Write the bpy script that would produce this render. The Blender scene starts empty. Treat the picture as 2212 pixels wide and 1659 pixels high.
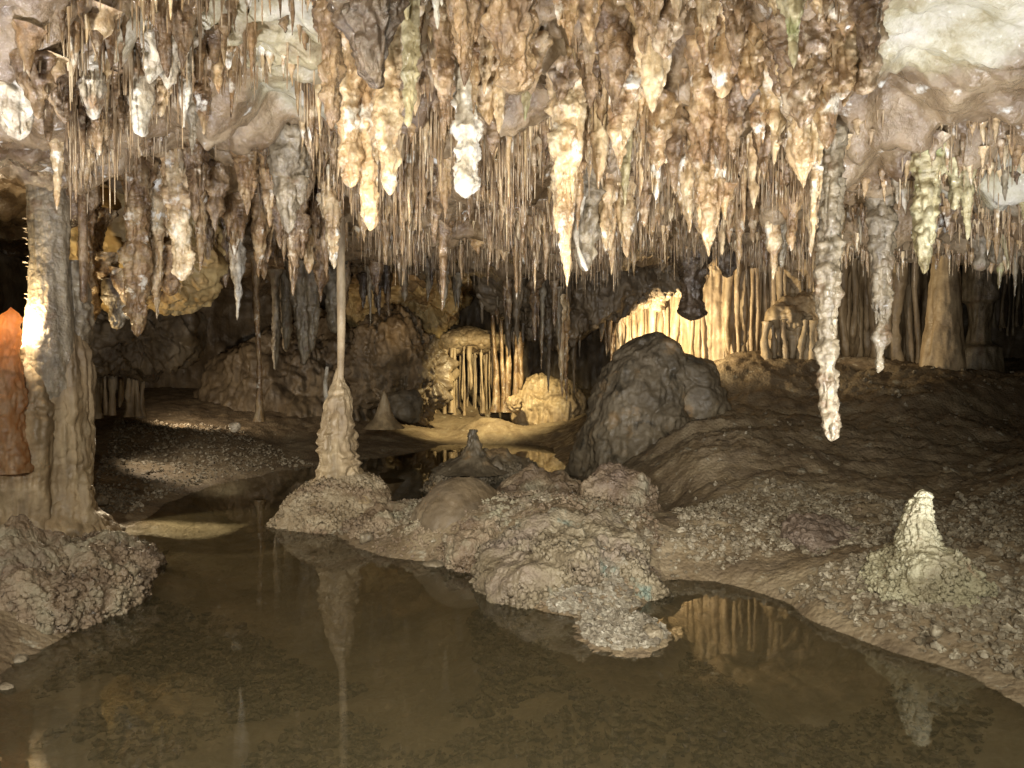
import bpy, math, random
import numpy as np
from mathutils import Vector

C = bpy.context.scene
COL = C.collection
# ------------------------------------------------------------------ camera
CAMZ = 1.30
PITCH = math.atan(19 / 773.0)
FPX = 773.0
cam = bpy.data.cameras.new('camera')
cam.sensor_width = 36.0
cam.lens = FPX / 1024 * 36.0
cam.clip_start = 0.05
cam.clip_end = 200
camo = bpy.data.objects.new('camera', cam)
COL.objects.link(camo)
camo.location = (0, 0, CAMZ)
camo.rotation_euler = (math.pi / 2 - PITCH, 0, 0)
C.camera = camo

def at(u, v, d):
    """point at distance d in front of the camera seen at (u, v) of a 2212 x 1659 picture"""
    px, py = u / 2.16015, v / 2.16015
    cx, cy = (px - 512) / FPX, (384 - py) / FPX
    ca, sa = math.cos(PITCH), math.sin(PITCH)
    dy = ca + cy * sa
    dz = -sa + cy * ca
    return np.array([cx / dy * d, d, CAMZ + dz / dy * d])

def onz(u, v, z):
    """point of height z seen at (u, v)"""
    p = at(u, v, 1.0)
    k = (z - CAMZ) / (p[2] - CAMZ)
    return np.array([p[0] * k, k, z])

# ------------------------------------------------------------------ world: a dark cave, with added ambient fill through the open back of the model
w = bpy.data.worlds.new('World'); C.world = w; w.use_nodes = True
bg = w.node_tree.nodes['Background']
bg.inputs[0].default_value = (1.0, 0.95, 0.88, 1)
bg.inputs[1].default_value = 0.30
C.view_settings.view_transform = 'Standard'
C.view_settings.look = 'None'
C.view_settings.exposure = 0.5
C.view_settings.gamma = 1.0
C.cycles.max_bounces = 6
C.cycles.diffuse_bounces = 3
C.cycles.glossy_bounces = 3
C.cycles.transparent_max_bounces = 8
C.cycles.caustics_reflective = False
C.cycles.caustics_refractive = False
C.cycles.sample_clamp_indirect = 3.0
C.cycles.use_denoising = True

def lamp(name, loc, to, power, color, cone=None, blend=0.5, size=0.05):
    l = bpy.data.lights.new(name, 'SPOT' if cone else 'POINT')
    l.energy = power; l.color = color
    l.shadow_soft_size = size
    if cone:
        l.spot_size = math.radians(cone); l.spot_blend = blend
    o = bpy.data.objects.new(name, l); COL.objects.link(o)
    o.location = loc
    if to is not None:
        o.rotation_euler = (Vector(to) - Vector(loc)).to_track_quat('-Z', 'Y').to_euler()
    return o
COOL = (0.86, 0.90, 1.0); NEUT = (1.0, 0.93, 0.80); WARM = (1.0, 0.72, 0.38); AMBER = (1.0, 0.60, 0.26)
# walkway floodlights, low on both banks, aimed up at the ceiling
lamp('flood_or_fill_light', (1.85, 2.45, 0.30), (1.2, 4.2, 2.6), 290, (0.95, 0.96, 1.0), 120, 0.6, 0.05)
lamp('flood_or_fill_light', (-1.85, 2.5, 0.35), (-1.0, 4.0, 2.6), 255, (0.93, 0.93, 1.0), 120, 0.6, 0.05)
lamp('flood_or_fill_light', (0.1, 2.25, 0.12), (0.1, 4.0, 2.6), 70, (1.0, 0.90, 0.76), 110, 0.7, 0.05)
# shore lights from the walkway behind the viewer, then two added fill spots
lamp('flood_or_fill_light', (2.6, 0.2, 1.9), (2.4, 4.8, 0.1), 120, (1.0, 1.0, 0.86), 80, 0.8, 0.08)
lamp('flood_or_fill_light', (-1.3, -0.6, 1.9), (-1.4, 6.6, 0.2), 420, (1.0, 0.93, 0.80), 80, 0.8, 0.08)
lamp('flood_or_fill_light', (0.3, -0.6, 2.2), (0.2, 2.5, 0.0), 700, (1.0, 0.96, 0.82), 80, 0.9, 0.25)  # added fill, aimed down to brighten the near pool bed
lamp('flood_or_fill_light', (-0.3, -0.6, 1.1), (0.8, 10.0, 1.5), 460, (1.0, 0.92, 0.78), 62, 0.8, 0.10)  # added far fill, lifts the middle distance from the front
# warm accent lamps hidden among the rocks, and two added fills among them
LAMP_L = at(-4, 702, 5.15)
lamp('lamp_light', LAMP_L + np.array([.055, .03, .04]), None, 26, (1.0, 0.80, 0.52), None, 0, 0.02)
lamp('accent_or_fill_light', at(60, 800, 6.3), at(330, 420, 7.0), 38, (1.0, 0.74, 0.40), 140, 0.7, 0.05)
lamp('accent_or_fill_light', at(290, 850, 8.3), (-3.4, 9.0, 0.0), 45, (1.0, 0.88, 0.72), 120, 0.8, 0.06)  # added spot, put in to brighten the left far shore
lamp('accent_or_fill_light', (-3.3, 6.7, 0.75), (-1.6, 5.6, 0.0), 45, (1.0, 0.82, 0.55), 100, 0.4, 0.03)
lamp('accent_or_fill_light', at(315, 868, 10.6), at(620, 760, 14.0), 120, (1.0, 0.80, 0.58), 110, 0.7, 0.04)
lamp('accent_or_fill_light', at(1085, 690, 12.6), at(1040, 905, 14.4), 420, (1.0, 0.80, 0.42), 95, 0.8, 0.05)
lamp('accent_or_fill_light', at(1385, 735, 9.9), at(1560, 690, 11.0), 210, (1.0, 0.79, 0.48), 150, 0.7, 0.05)
lamp('accent_or_fill_light', at(1850, 745, 9.6), at(1890, 640, 11.2), 14, (1.0, 0.82, 0.58), 150, 0.8, 0.05)  # added weak fill for the dim columns on the right
lamp('accent_or_fill_light', at(850, 700, 12.2), at(880, 640, 14.0), 12, (1.0, 0.66, 0.28), 120, 0.7, 0.05)

# ------------------------------------------------------------------ noise
def _h(ix, iy, iz, s):
    h = (ix.astype(np.uint32) * np.uint32(374761393) + iy.astype(np.uint32) * np.uint32(668265263)
         + iz.astype(np.uint32) * np.uint32(2147483647) + np.uint32((s * 1274126177) & 0xffffffff))
    h = (h ^ (h >> np.uint32(13))) * np.uint32(1274126177)
    h = (h ^ (h >> np.uint32(16))) * np.uint32(2246822519)
    return h ^ (h >> np.uint32(15))
def _f(h): return (h & np.uint32(0xffffff)).astype(np.float32) / 16777216.0
def vnoise(P, seed=0):
    I = np.floor(P).astype(np.int64); f = (P - I).astype(np.float32)
    f = f * f * f * (f * (f * 6 - 15) + 10)
    I = (I + 10000)
    out = 0
    for dx in (0, 1):
        wx = f[:, 0] if dx else 1 - f[:, 0]
        for dy in (0, 1):
            wy = f[:, 1] if dy else 1 - f[:, 1]
            for dz in (0, 1):
                wz = f[:, 2] if dz else 1 - f[:, 2]
                out = out + wx * wy * wz * _f(_h(I[:, 0] + dx, I[:, 1] + dy, I[:, 2] + dz, seed))
    return out * 2 - 1
def fbm(P, scale, oct=4, seed=0, rough=0.5):
    P = P * np.asarray(scale, dtype=np.float64); a = 1.0; o = 0; t = 0
    for k in range(oct):
        o = o + a * vnoise(P + 17.3 * k, seed + k); t += a; a *= rough; P = P * 2.03
    return o / t
def worley(P, scale, seed=0):
    P = P * np.asarray(scale, dtype=np.float64)
    I = np.floor(P).astype(np.int64); f = (P - I).astype(np.float32); I = I + 10000
    best = np.full(len(P), 9.0, np.float32); sec = best.copy()
    for dx in (-1, 0, 1):
        for dy in (-1, 0, 1):
            for dz in (-1, 0, 1):
                x, y, z = I[:, 0] + dx, I[:, 1] + dy, I[:, 2] + dz
                h = _h(x, y, z, seed)
                a = _f(h) + dx - f[:, 0]
                b = _f(_h(x, y, z, seed + 77)) + dy - f[:, 1]
                c = _f(_h(x, y, z, seed + 154)) + dz - f[:, 2]
                d2 = a * a + b * b + c * c
                sec = np.minimum(sec, np.maximum(best, d2)); best = np.minimum(best, d2)
    return np.sqrt(best), np.sqrt(sec)
def knobs(P, scale, seed=0):
    """popcorn crust: rounded knobs 0..1"""
    f1, f2 = worley(P, scale, seed)
    return np.sqrt(np.clip(1 - (f1 / .78) ** 2, 0, 1))
def stones(P, scale, seed=0):
    f1, f2 = worley(P, scale, seed)
    return np.clip((f2 - f1) * 2.2, 0, 1) ** 0.6

# ------------------------------------------------------------------ mesh helpers
def mesh(name, V, F, mat=None, smooth=True):
    me = bpy.data.meshes.new(name)
    V = np.ascontiguousarray(V, dtype=np.float32); F = np.ascontiguousarray(F, dtype=np.int32)
    k = F.shape[1]
    me.vertices.add(len(V)); me.vertices.foreach_set('co', V.ravel())
    me.loops.add(F.size); me.loops.foreach_set('vertex_index', F.ravel())
    me.polygons.add(len(F)); me.polygons.foreach_set('loop_start', np.arange(0, F.size, k, dtype=np.int32))
    me.polygons.foreach_set('use_smooth', np.full(len(F), smooth))
    me.update(calc_edges=True); me.validate()
    if mat: me.materials.append(mat)
    return me
def link(name, me, parent=None, loc=None):
    o = bpy.data.objects.new(name, me); COL.objects.link(o)
    if parent is not None: o.parent = parent
    if loc is not None: o.location = loc
    return o
def tag(o, label=None, cat=None, group=None, kind=None):
    if label: o['label'] = label
    if cat: o['category'] = cat
    if group: o['group'] = group
    if kind or cat: o['kind'] = kind or 'thing'
    return o
def gfaces(nr, ns, wrap=True):
    r = np.arange(nr - 1)[:, None]; c = np.arange(ns if wrap else ns - 1)[None, :]
    c2 = (c + 1) % ns
    return np.stack([r * ns + c, r * ns + c2, (r + 1) * ns + c2, (r + 1) * ns + c], -1).reshape(-1, 4)
def merge(parts):
    V = []; F = []; n = 0
    for v, f in parts:
        V.append(v); F.append(f + n); n += len(v)
    return np.concatenate(V), np.concatenate(F)
def objmesh(name, parts, mat, parent=None, origin=None, smooth=True):
    V, F = merge(parts) if isinstance(parts, list) else parts
    if origin is None: origin = np.zeros(3)
    return link(name, mesh(name, V - origin, F, mat, smooth), parent, None if parent is not None and False else tuple(origin))
def thing(name, loc, **k):
    o = bpy.data.objects.new(name, None); COL.objects.link(o); o.location = tuple(loc); o.empty_display_size = 0.1
    return tag(o, **k)
def child(name, parts, mat, root, smooth=True):
    """part mesh given in world coordinates under root"""
    V, F = merge(parts) if isinstance(parts, list) else parts
    base = np.array(root.location)
    p = root
    o = bpy.data.objects.new(name, mesh(name, V - np.array(world_loc(root)), F, mat, smooth)); COL.objects.link(o); o.parent = root
    return o
def world_loc(o):
    l = Vector(o.location)
    while o.parent is not None:
        o = o.parent; l = l + Vector(o.location)
    return l

def tube(path, rad, segs, disp=None, ang0=0.0):
    path = np.asarray(path, float); rad = np.asarray(rad, float)
    th = np.linspace(0, 2 * np.pi, segs, endpoint=False) + ang0
    T = np.gradient(path, axis=0); T /= np.linalg.norm(T, axis=1)[:, None] + 1e-9
    ref = np.array([0, 1, 0.0]) if abs(T[:, 1]).mean() < 0.8 else np.array([1, 0, 0.0])
    A = np.cross(T, ref); A /= np.linalg.norm(A, axis=1)[:, None] + 1e-9
    B = np.cross(T, A)
    N = A[:, None, :] * np.cos(th)[None, :, None] + B[:, None, :] * np.sin(th)[None, :, None]
    V = path[:, None, :] + N * rad[:, None, None]
    V = V.reshape(-1, 3); N = N.reshape(-1, 3)
    if disp is not None:
        V = V + N * disp(V, np.repeat(rad, segs))[:, None]
    return V, gfaces(len(path), segs)

def drip(x, y, zt, zb, r, d, rng, p=0.7, flare=0.5, lobes=0.25, crust=0.3, wob=0.25, stretch=0.35, seg_px=1.6, blunt=0.0):
    """a stalactite hanging from zt to zb, radius r near its upper third"""
    L = zt - zb
    res = max(0.004, d * seg_px / FPX)
    n = int(min(170, max(8, L / res))); s = int(min(110, max(7, 2 * np.pi * r / res)))
    t = np.linspace(0, 1, n)
    R = r * ((1 - t) ** p * (1 - blunt) + blunt * np.clip((1 - t) * 14, 0, 1) ** 0.5) * 1.25 + r * flare * np.exp(-t * L / (r * 1.6))
    R = R + 0.002 * np.clip((1 - t) * 30, 0, 1)
    sd = rng.randrange(9999)
    R = R * (1 + .30 * np.interp(t * L / (r * 1.1), np.arange(60), np.random.RandomState(sd).uniform(-1, 1, 60)) * np.clip(t * 6, 0, 1) * (1 if crust > 0 else .3))
    ph = rng.random() * 6.28
    path = np.stack([x + r * wob * np.sin(t * L / (r * 5.0) + ph) * t, y + r * wob * np.cos(t * L / (r * 6) + ph * 2) * t, zt - t * L], 1)
    off = np.array([sd * 1.37 % 91, sd * 2.11 % 83, sd * .73 % 71])
    def disp(V, rad):
        Q = V + off
        k = rad / r
        o = rad * lobes * 2.2 * fbm(Q, np.array([1, 1, stretch]) / (r * 1.1), 3, 3)
        o += np.minimum(rad, r) * lobes * 1.4 * fbm(Q, np.array([1, 1, 0.55]) / (r * 0.35), 3, 5)
        if crust > 0:
            crust_ = crust * 1.35
            sc = 1 / min(max(r * 0.42, 0.011), .034)
            m = np.clip(.55 + 2.2 * fbm(Q, np.array([1, 1, .7]) * 5, 2, 15), .1, 1.3)
            W_ = Q + .5 / sc * np.stack([fbm(Q, sc * .5, 2, 16), fbm(Q, sc * .5, 2, 17), fbm(Q, sc * .5, 2, 18)], 1)
            o += np.minimum(rad * 0.6, .55 / sc) * crust_ * m * (knobs(W_ * np.array([1, 1, .5]), sc, 9) - 0.5) * 1.6
            o += np.minimum(rad * 0.4, .25 / sc) * crust_ * (knobs(Q, sc * 2.3, 11) - 0.5) * 1.6
        o += np.minimum(rad, .03) * .5 * fbm(Q, np.array([60, 60, 9]), 2, 19)
        return o * (rad > 0.0015)
    return tube(path, R, s, disp)

def cluster(x, y, zt, zb, r, d, rng, subs=5, p=0.7, crust=0.3, spread=1.0, **k):
    parts = [drip(x, y, zt, zb, r, d, rng, p=p, crust=crust, **k)]
    L = zt - zb
    for i in range(int(subs * 2.2) if subs > 3 else 0):   # fine drips standing off the flanks
        a = rng.random() * 6.28; f = rng.uniform(.15, .92); rr = r * rng.uniform(.07, .17)
        Rz = r * ((1 - f) ** p) * rng.uniform(.95, 1.3)
        ll = min(L * .3, r * rng.uniform(.6, 2.2))
        parts.append(drip(x + math.cos(a) * Rz, y + math.sin(a) * Rz, zt - L * f + ll, zt - L * f, max(rr, .004), d, rng, p=.6, crust=0, flare=0.6, lobes=.3, seg_px=1.4))
    for i in range(subs):
        a = rng.random() * 6.28; f = rng.uniform(.2, .88)
        rr = r * rng.uniform(.22, .6) * (1.15 - f * .5)
        dist = r * rng.uniform(.5, 1.7) * spread * (1 - f * .65)
        t0 = max(0, f - rng.uniform(.2, .5)); 
        parts.append(drip(x + math.cos(a) * dist, y + math.sin(a) * dist, zt - L * t0, zt - L * f, rr, d, rng, p=.75, crust=crust, flare=0.0, lobes=.25))
    return parts

def blob(c, r, res, dispf, e=1.0, zmin=None, seedrot=0.0):
    """displaced ellipsoid; e < 1 boxier"""
    c = np.asarray(c, float); r = np.asarray(r, float)
    ns = int(min(420, max(24, 2 * np.pi * max(r[0], r[1]) / res))); nr = int(min(300, max(14, np.pi * max(r[2], r[0]) / res)))
    ph = np.linspace(0.001, np.pi - 0.001, nr)[:, None]; th = np.linspace(0, 2 * np.pi, ns, endpoint=False)[None, :]
    N = np.stack([np.sin(ph) * np.cos(th), np.sin(ph) * np.sin(th), np.cos(ph) * np.ones_like(th)], -1).reshape(-1, 3)
    S = np.sign(N) * np.abs(N) ** e
    V = S * r
    M = N / r; M /= np.linalg.norm(M, axis=1)[:, None]
    ca, sa = math.cos(seedrot), math.sin(seedrot)
    Rm = np.array([[ca, sa, 0], [-sa, ca, 0], [0, 0, 1]])
    V = V @ Rm + c; M = M @ Rm
    V = V + M * dispf(V, M)[:, None]
    return V, gfaces(nr, ns)

# ------------------------------------------------------------------ materials
def rgb(h):
    r, g, b = h
    if r > g: g = g + .17 * (r - g)
    if r > b: b = b + .06 * (r - b)
    return (r * .97, g, b, 1.0)
def rock(name, cols, scale=3.0, rough=(0.25, 0.6), bump=0.5, fine=60, pop=45, popw=0.5, streak=0.3, spots=None, sss=0.0, bd=0.01, coat=0.0):
    m = bpy.data.materials.new(name); m.use_nodes = True
    nt = m.node_tree; N = nt.nodes; L = nt.links
    b = N['Principled BSDF']
    g = N.new('ShaderNodeNewGeometry')
    n1 = N.new('ShaderNodeTexNoise'); n1.inputs['Scale'].default_value = scale; n1.inputs['Detail'].default_value = 9; n1.inputs['Roughness'].default_value = .68; n1.inputs['Distortion'].default_value = .6
    L.new(g.outputs['Position'], n1.inputs['Vector'])
    cr = N.new('ShaderNodeValToRGB'); e = cr.color_ramp.elements
    e[0].position = .30; e[0].color = rgb(cols[0]); e[1].position = .70; e[1].color = rgb(cols[-1])
    for i, c in enumerate(cols[1:-1]):
        x = e.new(.30 + .40 * (i + 1) / (len(cols) - 1)); x.color = rgb(c)
    L.new(n1.outputs['Fac'], cr.inputs['Fac'])
    # vertical streaks
    mp = N.new('ShaderNodeMapping'); mp.inputs['Scale'].default_value = (1, 1, .18); L.new(g.outputs['Position'], mp.inputs['Vector'])
    n2 = N.new('ShaderNodeTexNoise'); n2.inputs['Scale'].default_value = scale * 7; n2.inputs['Detail'].default_value = 5; L.new(mp.outputs[0], n2.inputs['Vector'])
    r2 = N.new('ShaderNodeMapRange'); r2.inputs['From Min'].default_value = .35; r2.inputs['From Max'].default_value = .65
    r2.inputs['To Min'].default_value = 1 - streak; r2.inputs['To Max'].default_value = 1 + streak; L.new(n2.outputs['Fac'], r2.inputs['Value'])
    mul = N.new('ShaderNodeVectorMath'); mul.operation = 'SCALE'; L.new(cr.outputs['Color'], mul.inputs[0]); L.new(r2.outputs[0], mul.inputs['Scale'])
    col = mul.outputs[0]
    if spots:
        for (c, sc, lo, hi) in spots:
            n3 = N.new('ShaderNodeTexNoise'); n3.inputs['Scale'].default_value = sc; n3.inputs['Detail'].default_value = 6; n3.inputs['Roughness'].default_value = .6
            L.new(g.outputs['Position'], n3.inputs['Vector'])
            r3 = N.new('ShaderNodeMapRange'); r3.inputs['From Min'].default_value = lo; r3.inputs['From Max'].default_value = hi; L.new(n3.outputs['Fac'], r3.inputs['Value'])
            mx = N.new('ShaderNodeMix'); mx.data_type = 'RGBA'; L.new(r3.outputs[0], mx.inputs[0]); L.new(col, mx.inputs[6]); mx.inputs[7].default_value = rgb(c)
            col = mx.outputs[2]
    L.new(col, b.inputs['Base Color'])
    rr = N.new('ShaderNodeMapRange'); rr.inputs['From Min'].default_value = .38; rr.inputs['From Max'].default_value = .62
    rr.inputs['To Min'].default_value = rough[0]; rr.inputs['To Max'].default_value = rough[1]
    n4 = N.new('ShaderNodeTexNoise'); n4.inputs['Scale'].default_value = scale * 3.1; n4.inputs['Detail'].default_value = 3; L.new(g.outputs['Position'], n4.inputs['Vector'])
    L.new(n4.outputs['Fac'], rr.inputs['Value']); L.new(rr.outputs[0], b.inputs['Roughness'])
    # bump
    f = N.new('ShaderNodeTexNoise'); f.inputs['Scale'].default_value = fine; f.inputs['Detail'].default_value = 6; f.inputs['Roughness'].default_value = .65
    L.new(g.outputs['Position'], f.inputs['Vector'])
    v = N.new('ShaderNodeTexVoronoi'); v.feature = 'SMOOTH_F1'; v.inputs['Scale'].default_value = pop; v.inputs['Smoothness'].default_value = .3; L.new(g.outputs['Position'], v.inputs['Vector'])
    ms = N.new('ShaderNodeMath'); ms.operation = 'MULTIPLY'; ms.inputs[1].default_value = -popw; L.new(v.outputs['Distance'], ms.inputs[0])
    ad = N.new('ShaderNodeMath'); ad.operation = 'ADD'; L.new(ms.outputs[0], ad.inputs[0]); L.new(f.outputs['Fac'], ad.inputs[1])
    bp = N.new('ShaderNodeBump'); bp.inputs['Strength'].default_value = bump; bp.inputs['Distance'].default_value = bd
    L.new(ad.outputs[0], bp.inputs['Height']); L.new(bp.outputs[0], b.inputs['Normal'])
    if sss > 0:
        b.inputs['Subsurface Weight'].default_value = sss; b.inputs['Subsurface Radius'].default_value = (.06, .03, .015); b.inputs['Subsurface Scale'].default_value = .6
    if name.startswith('calcite') or name in ('ceiling_rock', 'straw_calcite'): coat = .75
    if coat:
        b.inputs['Coat Weight'].default_value = coat; b.inputs['Coat Roughness'].default_value = .13
        f5 = N.new('ShaderNodeTexNoise'); f5.inputs['Scale'].default_value = 95; f5.inputs['Detail'].default_value = 3; L.new(g.outputs['Position'], f5.inputs['Vector'])
        bc = N.new('ShaderNodeBump'); bc.inputs['Strength'].default_value = .9; bc.inputs['Distance'].default_value = .008; L.new(f5.outputs['Fac'], bc.inputs['Height']); L.new(bp.outputs[0], bc.inputs['Normal']); L.new(bc.outputs[0], b.inputs['Coat Normal'])
    return m

WHITE = rock('calcite_white', [(.28, .19, .12), (.48, .40, .31), (.68, .63, .56)], 4, (.12, .45), .8, spots=[((.30, .15, .07), 6, .60, .70)])
CREAM = rock('calcite_cream', [(.17, .075, .03), (.38, .22, .11), (.54, .37, .21), (.66, .55, .40)], 4, (.12, .45), .8, spots=[((.80, .74, .66), 7, .58, .66)])
TAN = rock('calcite_tan', [(.07, .030, .011), (.22, .108, .048), (.36, .215, .105), (.54, .40, .26)], 4.5, (.10, .45), .8, spots=[((.70, .62, .52), 8, .60, .68)])
BROWN = rock('calcite_brown', [(.05, .025, .012), (.125, .062, .03), (.25, .145, .075), (.43, .31, .21)], 4.5, (.08, .4), .8, spots=[((.55, .42, .30), 9, .61, .70)])
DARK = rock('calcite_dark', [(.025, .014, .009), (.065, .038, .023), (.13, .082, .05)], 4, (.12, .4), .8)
GREY = rock('calcite_grey', [(.09, .060, .035), (.185, .135, .085), (.30, .235, .16)], 4, (.3, .6), .7, spots=[((.16, .09, .05), 5, .58, .68)])
GREEN = rock('calcite_green_tinged', [(.17, .115, .045), (.36, .285, .15), (.52, .46, .29)], 4, (.15, .5), .7, spots=[((.26, .32, .09), 5, .60, .72)])
ORANGE = rock('flowstone_orange', [(.20, .09, .03), (.36, .21, .08), (.50, .34, .15), (.5, .36, .2)], 1.6, (.35, .7), .8, fine=25, pop=16, popw=.3, streak=.1, spots=[((.16, .08, .03), 3.1, .58, .68)])
CEIL = rock('ceiling_rock', [(.07, .038, .02), (.17, .10, .055), (.28, .185, .11), (.40, .30, .20)], 1.6, (.15, .5), .9, fine=40, pop=30, streak=.1, spots=[((.10, .05, .025), 2.4, .54, .66), ((.66, .63, .58), 6, .62, .70)])
WALL = rock('wall_rock', [(.055, .034, .02), (.125, .082, .048), (.21, .145, .088)], 1.5, (.35, .75), .9, fine=30, pop=20, streak=.2)
MUD = rock('floor_mud', [(.09, .055, .032), (.18, .12, .072), (.28, .205, .13)], 2.5, (.40, .8), .9, fine=45, pop=34, popw=.8, streak=.0, spots=[((.34, .29, .22), 9, .62, .70)])
CRUST = rock('crusted_rock', [(.095, .054, .033), (.19, .122, .078), (.30, .215, .145)], 3.5, (.30, .7), .9, fine=70, pop=55, popw=.8, streak=.0, spots=[((.15, .095, .07), 3, .52, .66), ((.27, .235, .16), 2.2, .52, .68)])
CRUSTT = rock('crust_tan', [(.14, .09, .05), (.28, .198, .125), (.43, .335, .235)], 3.5, (.30, .7), .9, fine=70, pop=55, popw=.8, streak=.0, spots=[((.20, .12, .075), 3, .52, .66)])
CRUSTY = rock('crust_yellow_green', [(.13, .092, .052), (.26, .215, .13), (.41, .365, .245)], 3.5, (.35, .7), .9, fine=70, pop=60, popw=.8, streak=.0, spots=[((.26, .16, .10), 5, .60, .70)])
BOULD = rock('boulder_grey', [(.06, .042, .026), (.14, .10, .064), (.225, .168, .112)], 2.2, (.4, .7), .9, fine=28, pop=22, streak=.1, spots=[((.24, .14, .07), 2.2, .58, .66), ((.06, .045, .03), 4, .56, .66)])
FLOW = rock('flowstone_tan', [(.16, .095, .05), (.30, .20, .115), (.43, .31, .19)], 2, (.35, .65), .7, fine=40, pop=30, popw=.25, streak=.25)
LITCOL = rock('column_cream', [(.19, .115, .06), (.33, .22, .13), (.48, .355, .225)], 2, (.35, .65), .7, fine=40, pop=30, popw=.25, streak=.3)
STRAW = rock('straw_calcite', [(.12, .06, .035), (.30, .185, .105), (.60, .47, .34)], 5, (.08, .3), .2, streak=.2)
PEBB = rock('pebble_stone', [(.07, .048, .03), (.17, .125, .082), (.38, .315, .235)], 13, (.4, .8), .4, fine=120, pop=60, streak=.0)
# the bed of the pool is covered in pale silt: colour by height of the ground
_nt = MUD.node_tree; _b = _nt.nodes['Principled BSDF']; _src = _b.inputs['Base Color'].links[0].from_socket
_g = _nt.nodes.new('ShaderNodeNewGeometry'); _sx = _nt.nodes.new('ShaderNodeSeparateXYZ'); _nt.links.new(_g.outputs['Position'], _sx.inputs[0])
_n = _nt.nodes.new('ShaderNodeTexNoise'); _n.inputs['Scale'].default_value = 3; _n.inputs['Detail'].default_value = 7; _nt.links.new(_g.outputs['Position'], _n.inputs['Vector'])
_r = _nt.nodes.new('ShaderNodeMapRange'); _r.inputs['From Min'].default_value = .0; _r.inputs['From Max'].default_value = -.05; _nt.links.new(_sx.outputs['Z'], _r.inputs['Value'])
_cr = _nt.nodes.new('ShaderNodeValToRGB'); _cr.color_ramp.elements[0].position = .35; _cr.color_ramp.elements[0].color = (.34, .295, .19, 1); _cr.color_ramp.elements[1].position = .65; _cr.color_ramp.elements[1].color = (.53, .47, .33, 1); _nt.links.new(_n.outputs['Fac'], _cr.inputs[0])
_m = _nt.nodes.new('ShaderNodeMix'); _m.data_type = 'RGBA'; _nt.links.new(_r.outputs[0], _m.inputs[0]); _nt.links.new(_src, _m.inputs[6]); _nt.links.new(_cr.outputs[0], _m.inputs[7]); _nt.links.new(_m.outputs[2], _b.inputs['Base Color'])

def water_mat():
    m = bpy.data.materials.new('pool_water'); m.use_nodes = True
    nt = m.node_tree; N = nt.nodes; L = nt.links
    for n in list(N):
        if n.type == 'BSDF_PRINCIPLED': N.remove(n)
    out = [n for n in N if n.type == 'OUTPUT_MATERIAL'][0]
    gl = N.new('ShaderNodeBsdfGlossy'); gl.inputs['Roughness'].default_value = 0.012
    tr = N.new('ShaderNodeBsdfTransparent'); tr.inputs['Color'].default_value = (.97, .955, .90, 1)
    fr = N.new('ShaderNodeFresnel'); fr.inputs['IOR'].default_value = 1.36
    g = N.new('ShaderNodeNewGeometry')
    n = N.new('ShaderNodeTexNoise'); n.inputs['Scale'].default_value = 1.3; n.inputs['Detail'].default_value = 2; L.new(g.outputs['Position'], n.inputs['Vector'])
    bp = N.new('ShaderNodeBump'); bp.inputs['Strength'].default_value = .12; bp.inputs['Distance'].default_value = .01
    L.new(n.outputs['Fac'], bp.inputs['Height']); L.new(bp.outputs[0], gl.inputs['Normal']); L.new(bp.outputs[0], fr.inputs['Normal'])
    df = N.new('ShaderNodeBsdfDiffuse'); df.inputs['Color'].default_value = (.42, .36, .20, 1)   # suspended silt
    m0 = N.new('ShaderNodeMixShader'); m0.inputs[0].default_value = .07; L.new(tr.outputs[0], m0.inputs[1]); L.new(df.outputs[0], m0.inputs[2])
    mx = N.new('ShaderNodeMixShader'); L.new(fr.outputs[0], mx.inputs[0]); L.new(m0.outputs[0], mx.inputs[1]); L.new(gl.outputs[0], mx.inputs[2])
    L.new(mx.outputs[0], out.inputs['Surface'])
    return m
WATER = water_mat()
BEDM = MUD

# ------------------------------------------------------------------ terrain functions
def tps(pts, vals, lam=1e-3):
    pts = np.asarray(pts, float); n = len(pts)
    def K(a, b):
        r2 = ((a[:, None, :] - b[None, :, :]) ** 2).sum(-1)
        return 0.5 * r2 * np.log(r2 + 1e-9)
    A = np.zeros((n + 3, n + 3)); A[:n, :n] = K(pts, pts) + lam * np.eye(n)
    Pm = np.concatenate([np.ones((n, 1)), pts], 1); A[:n, n:] = Pm; A[n:, :n] = Pm.T
    s = np.linalg.solve(A, np.concatenate([vals, np.zeros(3)]))
    def f(q):
        out = np.empty(len(q))
        for i in range(0, len(q), 50000):
            Q = q[i:i + 50000]
            out[i:i + 50000] = K(Q, pts) @ s[:n] + s[n] + Q @ s[n + 1:]
        return out
    return f
def warp(xy):
    """terrain control space: angle and log distance, so that near and far detail weigh alike"""
    xy = np.asarray(xy, float)
    return np.stack([xy[:, 0] / (xy[:, 1] + .6) * 3.0, np.log(xy[:, 1] + .6) * 3.0], 1)
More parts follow.
